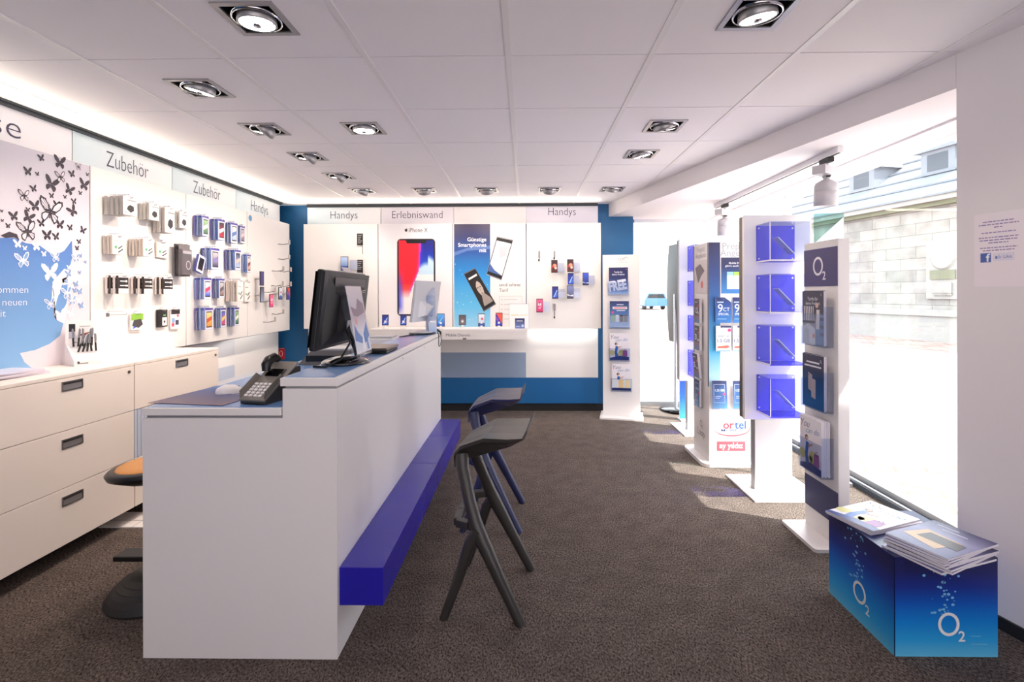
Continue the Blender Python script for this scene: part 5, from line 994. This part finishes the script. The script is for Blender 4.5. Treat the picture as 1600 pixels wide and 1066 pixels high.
# ------------------------------------------------------------------ FREE brochure stand (far right)
A0 = R(-12); C0 = (1.045, 5.50)
fs = thing('brochure_stand', 'slim white brochure stand by the blue wall with the FREE leaflet on top', 'brochure stand', (C0[0], C0[1], 0), A0, 'floor stands along the window')
mb = MB(); mb.box(-.20, .20, 0, .06, .016, 1.783, 'panel'); mb.build('panel', fs, .002)
mb = MB(); baseplate(mb, -.23, .23, -.13, .22, .016, .01, 'laminate'); mb.build('base', fs)
mb = MB()
for i in range(3): mb.ring(-.02 + .025 * i, 1.735, .012, .016, .003, -.001, (150, 146, 156), 14)
mb.poly([(.02, 1.74), (.05, 1.76), (.08, 1.74), (.075, 1.738), (.05, 1.755), (.025, 1.738)], -.001, (150, 146, 156)); mb.rect(-.05, .075, 1.70, 1.703, -.001, (170, 166, 176)); mb.build('emblem', fs)
def fsp(x, y, z): c_, s_ = math.cos(A0), math.sin(A0); return (C0[0] + x * c_ - y * s_, C0[1] + x * s_ + y * c_, z)
for i, (k, z, x, lab) in enumerate([('free', 1.352, -.03, 'navy brochure reading FREE on the slim stand by the blue wall'), ('offer', .985, -.02, 'blue offer brochure in the second pocket of the slim stand'), ('you', .63, -.02, 'white travel brochure with blue figure on the slim stand by the blue wall'), ('you', .30, .0, 'white brochure sunk in the lowest pocket of the slim stand')]):
    mb = MB(); zz = z - .01
    mb.box(x - .112, x + .112, -.034, -.031, zz, zz + .14, 'acrylic'); mb.box(x - .112, x + .112, -.034, 0, zz - .004, zz, 'acrylic'); mb.box(x - .112, x - .109, -.031, 0, zz, zz + .14, 'acrylic'); mb.box(x + .109, x + .112, -.031, 0, zz, zz + .14, 'acrylic')
    if i == 3: mb.rect(x - .10, x + .10, zz + .04, zz + .13, -.0348, (206, 214, 226)); mb.rect(x - .03, x + .02, zz + .04, zz + .13, -.0352, (220, 190, 140)); mb.rect(x + .04, x + .09, zz + .04, zz + .13, -.0352, (222, 206, 160))
    mb.build('brochure_pocket', fs)
    brochure(k, .205, .29, fsp(x, -.026, z), A0, lab, grp='brochures on the slim stand', th=.012)
# ------------------------------------------------------------------ O2 brochure stand (near, faces the room)
os_ = thing('brochure_stand', 'tall white brochure stand with navy sign board nearest the camera by the window', 'brochure stand', (1.635, 2.797, 0), R(-90), 'floor stands along the window')
mb = MB(); mb.box(-.157, .157, 0, .055, .02, 1.645, 'laminate'); mb.box(-.157, .157, -.004, 0, .02, 1.645, 'panel'); mb.build('panel', os_, .0015)
mb = MB(); baseplate(mb, -.187, .163, -.13, .20, .02, .02, 'laminate'); mb.build('base', os_, .002)
mb = MB(); mb.box(-.155, .155, -.008, -.004, 1.397, 1.605, 'print', (62, 54, 112)); mb.build('sign', os_)
mb = MB(); o2logo(mb, -.015, 1.508, .105, -.0086, (238, 234, 244)); mb.build('logo', os_)
mb = MB(); mb.box(-.155, .155, -.006, -.004, .134, .31, 'print', (34, 36, 100)); mb.build('blue_band', os_)
for k, z, hh_, th_, lab, n in (('curtain', 1.085, .295, .006, 'brochure with striped curtain picture in the top pocket of the navy-topped stand', 2), ('phones', .735, .295, .006, 'navy brochure with two gold phones in the middle pocket of the navy-topped stand', 2), ('you', .385, .295, .008, 'white travel brochure in the bottom pocket of the navy-topped stand', 5)):
    mb = MB(); D = -.008 - (.06 if n > 2 else .045)
    mb.box(-.105, .118, D - .003, D, z - .015, z + (.16 if n != 2 or k != 'phones' else .2), 'acrylic'); mb.box(-.105, .118, D, -.004, z - .018, z - .014, 'acrylic'); mb.box(-.105, -.102, D, -.004, z - .015, z + .2, 'acrylic'); mb.box(.115, .118, D, -.004, z - .015, z + .2, 'acrylic'); mb.build('brochure_pocket', os_)
    brochure(k, .205, hh_, (1.635 + D + .004, 2.797 - .006, z - .012), R(-90), lab, grp='brochures on the navy-topped stand', n=n, th=th_)
# ------------------------------------------------------------------ phone display stands with purple showcases
def showcase_stand(loc, label, tag_):
    t = thing('phone_display_stand', label, 'display stand', loc, 0, 'floor stands along the window')
    mb = MB(); mb.box(-.215, .26, -.195, .283, 0, .014, 'laminate'); mb.build('base', t, .002)
    mb = MB(); mb.box(-.129, .123, -.01, .05, .014, .52, 'laminate'); mb.box(-.132, -.129, -.006, .05, .014, .52, 'alu'); mb.build('post', t, .001)
    mb = MB(); mb.box(-.222, .228, -.06, -.03, .506, 1.886, 'white_plastic'); mb.build('front_panel', t, .002)
    mb = MB(); mb.box(-.222, .228, -.03, .02, .512, 1.880, 'bronze'); mb.box(-.18, .18, .02, .03, .55, 1.84, 'white_plastic'); mb.build('rear_housing', t, .002)
    for i, z in enumerate((1.573, 1.239, .905, .571)):
        mb = MB(); mb.box(-.140, .115, -.064, -.060, z, z + .24, 'purple')
        for sx in (-.125, .10):
            for sz in (.018, .222): mb.tube([(sx, -.067, z + sz), (sx, -.063, z + sz)], .006, 10, 'white_plastic')
        sc = mb.build('showcase', t)
        mb = MB(); mb.box(-.140, -.137, -.25, -.064, z, z + .24, 'acrylic'); mb.box(.112, .115, -.25, -.064, z, z + .24, 'acrylic'); mb.box(-.137, .112, -.25, -.247, z, z + .24, 'acrylic'); mb.box(-.14, .115, -.25, -.064, z + .24, z + .243, 'acrylic')
        mb.box(-.1405, -.1365, -.2505, -.2465, z, z + .24, 'white_plastic'); mb.build('clear_cover', sc)  # white corner strip paints the bright highlight on the acrylic edge
        mb = MB(); mb.box(-.140, .115, -.25, -.064, z - .008, z - .001, 'purple_acrylic'); mb.box(-.1405, .1155, -.252, -.249, z - .009, z, 'white_plastic' if i < 2 else 'purple'); mb.box(-.142, -.139, -.25, -.064, z - .009, z, 'white_plastic'); mb.build('shelf', sc)
        w = ['top', 'second', 'third', 'bottom'][i]
        p = thing('display_phone', 'phone leaning in the %s purple showcase of the %s display stand' % (w, tag_), 'phone', (loc[0], loc[1] - .15, z), 0, 'phones in the purple showcases')
        phM = T(-.055, 0, .150) @ Ry(R(46))
        mb = MB(); mb.M = phM; mb.box(0, .15, -.035, .035, -.004, .004, 'silver'); mb.build('phone_body', p, .003)
        mb = MB(); mb.M = phM; mb.box(.006, .144, -.032, .032, .004, .0048, 'gloss_black'); mb.build('screen', p)
        mb = MB(); mb.prism([(-.02, 0), (.02, 0), (.035, .035), (.0, .08)], -.012, .012, 'acrylic'); mb.build('wedge', p)
    return t
showcase_stand((1.695, 3.46, 0), 'white phone display stand with four purple showcases nearest the camera', 'near')
showcase_stand((1.715, 4.95, 0), 'white phone display stand with purple showcases behind the prepaid column', 'far')
# ------------------------------------------------------------------ prepaid column
PX, PY = 1.6215, 3.97
pc = thing('prepaid_column', 'square white column stand with prepaid cards and red logo at its foot', 'display stand', (PX, PY, 0), 0, 'floor stands along the window')
mb = MB(); mb.box(-.1785, .1785, 0, .36, .03, 1.764, 'laminate'); mb.build('body', pc, .003)
mb = MB(); baseplate(mb, -.245, .245, -.06, .46, .03, .07, 'laminate'); mb.build('base', pc, .003)
mb = MB(); mb.stops(-.178, -.09, -.001, [(.62, (196, 226, 240)), (.9, (70, 170, 220)), (1.2, (40, 110, 180)), (1.5, (48, 70, 130)), (1.76, (52, 50, 86))]); mb.build('front_band', pc)
mb = MB(); mb.text('Prepaid', -.07, 1.705, .075, -.0015, (176, 178, 190), 'l', -.01); mb.text('Angebote', -.088, 1.652, .075, -.0015, (176, 178, 190), 'l', -.01); mb.build('lettering', pc)
mb = MB(); mb.box(-.085, .17, -.004, 0, 1.355, 1.642, 'print', (236, 238, 244)); mb.M = T(.0425, 0, 1.357); cover(mb, 'tab', .25, .283, -.0048); mb.build('poster', pc)
mb = MB()     # brand marks
mb.text('or', .016, .292, .088, -.0015, (222, 70, 90), 'r', .015); mb.text('tel', .022, .292, .088, -.0015, (40, 90, 170), 'l', .015); mb.text('MOBILE', .0, .268, .030, -.0015, (90, 110, 160), 'c', .005, w=.17); mb.ring(0, .292, .142, .062, .010, -.0018, (222, 70, 90), 30, 170, 395); mb.build('logo', pc)
mb = MB(); mb.rect(-.118, .105, .115, .190, -.0013, (226, 78, 92)); mb.text('ay yıldız', -.0065, .137, .062, -.0019, (246, 240, 242), 'c', .02, w=.185); mb.build('logo', pc)
for k, z, lst in (('ct9', 1.126, 'upper'), ('gb15', .903, 'lower')):
    for i, x in enumerate((-.073, .058)):
        mb = MB(); mb.box(x - .004, x + .004, -.028, 0, z + .185, z + .189, 'steel'); mb.build('hook', pc)
        brochure(k, .118, .20, (PX + x, PY - .024, z), R(0), '%s %s prepaid card pack on the column front' % ('left' if i == 0 else 'right', 'blue 9 cent' if k == 'ct9' else 'white 1.5 GB'), 'card pack', 'prepaid card packs on the column', th=.010, name='prepaid_pack')
for i, x in enumerate((-.107, .055)):
    mb = MB(); mb.box(x - .062, x + .062, -.047, -.044, .455, .57, 'acrylic'); mb.box(x - .062, x + .062, -.044, 0, .452, .455, 'acrylic'); mb.build('leaflet_pocket', pc)
    brochure('leaf', .115, .215, (PX + x, PY - .036, .458), 0, '%s navy leaflet in the low front pocket of the prepaid column' % ('left' if i == 0 else 'right'), 'leaflet', 'leaflets low on the prepaid column', th=.012, name='leaflet', tilt=R(-3))
# left face of the column (faces -X)
def lf(mb): mb.M = T(-.1785, .18, 0) @ Rz(R(-90)); return mb
mb = lf(MB()); mb.rect(-.178, -.155, .45, 1.76, -.001, (90, 84, 104)); mb.rect(.155, .178, .62, 1.76, -.001, (60, 66, 104)); mb.text('Prepaid', 0, 1.70, .06, -.0015, (186, 176, 178), 'c'); mb.text('Angebote', 0, 1.65, .06, -.0015, (186, 176, 178), 'c'); mb.build('side_band', pc)
mb = lf(MB()); mb.box(-.12, .14, -.004, 0, 1.36, 1.63, 'print', (214, 202, 204)); mb.poly([(-.12, 1.57), (.0, 1.6), (.1, 1.54), (.02, 1.50), (-.05, 1.44)], -.0046, (96, 80, 86)); mb.disc(.04, 1.43, .03, -.0046, (220, 120, 110)); mb.build('side_poster', pc)
mb = lf(MB()); mb.ring(0.0, .285, .022, .028, .005, -.0015, (50, 48, 54), 28); mb.text('2', .02, .25, .04, -.0015, (50, 48, 54), 'l'); mb.text('Loop', 0, .185, .085, -.0015, (50, 48, 54), 'c', -.01); mb.build('lettering', pc)
for k, z, tl, lab in (('1,5', 1.115, 0, 'dark 1.5 GB'), ('3', .893, 0, 'dark 3 GB'), ('5', .665, 6, 'dark 5 GB tilted')):
    mb = lf(MB()); mb.box(-.004, .004, -.045, 0, z + .18, z + .184, 'steel'); mb.build('hook', pc)
    brochure(k, .115, .20, (PX - .1785 - .035, PY + .17, z), R(-90), lab + ' prepaid pack on the room side of the column', 'card pack', 'prepaid card packs on the column', th=.02, name='prepaid_pack', tilt=R(tl))
mb = lf(MB()); mb.box(-.06, .06, -.047, -.044, .43, .54, 'acrylic'); mb.box(-.06, .06, -.044, 0, .427, .43, 'acrylic'); mb.build('leaflet_pocket', pc)
brochure('leaf', .115, .215, (PX - .1785 - .036, PY + .17, .434), R(-90), 'dark leaflet in the low pocket on the room side of the column', 'leaflet', None, th=.014, name='leaflet')
# ------------------------------------------------------------------ curved sign on a pole, blue poster foot
cs2 = thing('curved_sign', 'thin curved pavement-style sign on a chrome pole seen edge-on at the far window', 'sign', (1.78, 5.83, 0), R(-84))
mb = MB(); n = 14; v = []
for s in (1, -1):
    for i in range(n + 1):
        x = -.30 + .6 * i / n
        for j in range(n + 1):
            z = .78 + 1.16 * j / n; u = (i / n - .5) * 2; w = (j / n - .5) * 2; d = max(0, 1 - w * w) * .055 * (1 - .5 * u * u) + .003; v.append((x, s * d - .0, z))
k = (n + 1) ** 2; f = []
for i in range(n):
    for j in range(n):
        a = i * (n + 1) + j; f.append((a, a + 1, a + n + 2, a + n + 1)); f.append((k + a, k + a + n + 1, k + a + n + 2, k + a + 1))
mb.add(v, f, 'green_glass' if False else 'pole_metal', smooth=True); mb.add([(x, y * 1.04, z) for x, y, z in v[k:]], [f_ for f_ in [(a, b, c, d) for a, b, c, d in [(q[0] - k, q[1] - k, q[2] - k, q[3] - k) for q in f[1::2]]]], 'matt_black', smooth=True); mb.build('sign_board', cs2)
mb = MB(); mb.tube([(0, -.045, .02), (0, -.045, 1.35)], .022, 16, 'pole_metal'); mb.tube([(0, -.02, 1.0), (0, -.02, 1.35)], .02, 16, 'pole_metal'); mb.build('pole', cs2)
mb = MB(); mb.lathe([(0, 0.002), (.20, .002), (.235, .018), (.24, .024), (.0, .026)], 40, 'gloss_black', ry=.9); mb.build('foot', cs2)
bf = thing('poster_totem', 'narrow blue printed board partly hidden behind the far display stand', 'sign', (1.76, 5.37, 0), 0)
mb = MB(); mb.box(-.12, .12, 0, .02, .012, 1.2, 'print', (220, 222, 230)); mb.stops(-.119, .119, -.001, [(.02, (60, 160, 226)), (.25, (20, 90, 190)), (.6, (30, 40, 110)), (1.19, (60, 60, 120))]); mb.build('board', bf)
mb = MB(); mb.box(-.12, .12, -.06, .08, 0, .012, 'laminate'); mb.build('base', bf)
# glass panel behind the navy-topped stand
gp = thing('glass_standee', 'greenish upright glass sheet in the window behind the navy-topped stand', 'glass sheet', (2.17, 3.62, 0), R(-10))
mb = MB(); mb.box(-.095, .10, 0, .008, .03, 1.93, 'green_glass'); mb.poly([(-.09, 1.72), (.098, 1.90), (.098, 1.66), (-.09, 1.66)], -.001, (200, 222, 222)); mb.build('pane', gp)  # pale slanted patch paints a diagonal reflection on the glass
mb = MB(); mb.box(-.12, .12, -.08, .09, 0, .03, 'alu'); mb.build('foot', gp, .003)
# ------------------------------------------------------------------ printed cube with magazines
cb = thing('printed_cube', 'blue gradient cardboard cube with white logos by the pillar', 'display cube', (1.566, 2.095, 0))
gst = [(.0, (96, 190, 230)), (.06, (40, 160, 226)), (.13, (0, 128, 214)), (.20, (0, 84, 186)), (.26, (14, 44, 138)), (.32, (24, 30, 96)), (.37, (24, 28, 84))]
mb = MB(); mb.box(-.190, .190, -.202, .202, 0, .37, 'print', (22, 34, 92)); mb.build('body', cb, .001)
for nm, M, w in (('front_print', T(0, -.202, 0), .19), ('side_print', T(-.19, 0, 0) @ Rz(R(-90)), .202), ('side_print', T(.19, 0, 0) @ Rz(R(90)), .202)):
    mb = MB(); mb.M = M; mb.stops(-w + .001, w - .001, -.0015, gst); rb = random.Random(5)
    for k in range(46):
        z = .16 + rb.random() ** 1.1 * .20; x = .0 + rb.gauss(0, .018 + (z - .16) * .16); r_ = .0016 + rb.random() * .0052
        if abs(x) < w - .01: mb.disc(x - .01, z, r_ * .8, -.0022, (120, 190, 232), 8, rx=r_)
    o2logo(mb, .008, .122, .088, -.0026, (236, 236, 236)); mb.build(nm, cb)
mb = MB(); mb.M = T(0, -.202, 0); mb.rect(.09, .125, .078, .0795, -.0026, (160, 210, 240)); mb.rect(.09, .15, .048, .0495, -.0026, (160, 210, 240)); mb.build('small_print', cb)
def flatmag(k, loc, rz, label, th=.004):
    mb = MB(); mb.M = Rx(R(-90)); cover(mb, k, .21, .295, -th - .0008); mb.M = Matrix.Identity(4); mb.box(-.105, .105, 0, .295, 0, th, 'print', (234, 230, 238))
    o = mb.build('magazine', loc=loc, rz=rz); tag(o, label, 'magazine', 'magazines on the printed cube')
def flat_at(k, cx, cy, z, rz, label, th=.004):
    # centre given; sheet extends 0..0.295 along local y
    flatmag(k, (cx + math.sin(rz) * .1475, cy - math.cos(rz) * .1475, z), rz, label, th)
on5 = ['lowest', 'second', 'third', 'fourth', 'fifth', 'sixth', 'seventh', 'topmost']
for i in range(3): flat_at('you', 1.515 - .004 * i, 2.20 + .003 * i, .371 + i * .0065, R(-74 + 3 * i), '%s white travel magazine of the left stack on the blue cube' % ['lowest', 'middle', 'topmost'][i], .006)
for i in range(8): flat_at('laptop', 1.562 + .003 * ((i * 7) % 5 - 2), 1.925 + .003 * ((i * 5) % 5 - 2), .371 + i * .0073, R(-67 + 2.5 * ((i * 3) % 4 - 1.5)), '%s dark laptop magazine of the right stack on the blue cube' % on5[i], .007)
# ------------------------------------------------------------------ notice on the pillar
pn = thing('wall_notice', 'white paper notice with small social media marks taped to the pillar', 'notice', (fas(2.058) - .0015, 2.058, 0), R(-75.8))
mb = MB(); mb.box(-.088, .088, 0, .001, 1.384, 1.686, 'print', (240, 232, 238)); mb.build('sheet', pn)
mb = MB()
for i, (w, z) in enumerate([(.11, 1.648), (.14, 1.636), (.03, 1.624), (.12, 1.603), (.14, 1.583), (.135, 1.572), (.07, 1.561), (.13, 1.541), (.11, 1.530)]):
    x = -w / 2; rz_ = random.Random(i)
    while x < w / 2: d = .006 + rz_.random() * .012; mb.rect(x, min(w / 2, x + d), z, z + .0042, -.0006, (150, 130, 186)); x += d + .003
mb.build('text_lines', pn)
mb = MB(); mb.rect(-.064, -.026, 1.484, 1.522, -.0006, (70, 96, 170)); mb.text('f', -.036, 1.488, .044, -.0010, (240, 240, 248), 'c', .03); mb.build('logo', pn)
mb = MB(); mb.rect(-.018, .055, 1.488, 1.520, -.0006, (226, 222, 236)); mb.rect(-.010, -.003, 1.496, 1.508, -.001, (110, 120, 190)); mb.poly([(-.002, 1.497), (.010, 1.497), (.012, 1.506), (.005, 1.508), (.004, 1.515), (.0, 1.509)], -.001, (190, 196, 226)); mb.text('Like', .018, 1.498, .018, -.001, (140, 140, 190), 'l', .01); mb.build('like_button', pn)

dupl = {k: v for k, v in LABELS.items() if len(v) > 1}
print('long', [k for k in LABELS if not 4 <= len(k.split()) <= 16]); print('dup labels', {k: len(v) for k, v in dupl.items()})
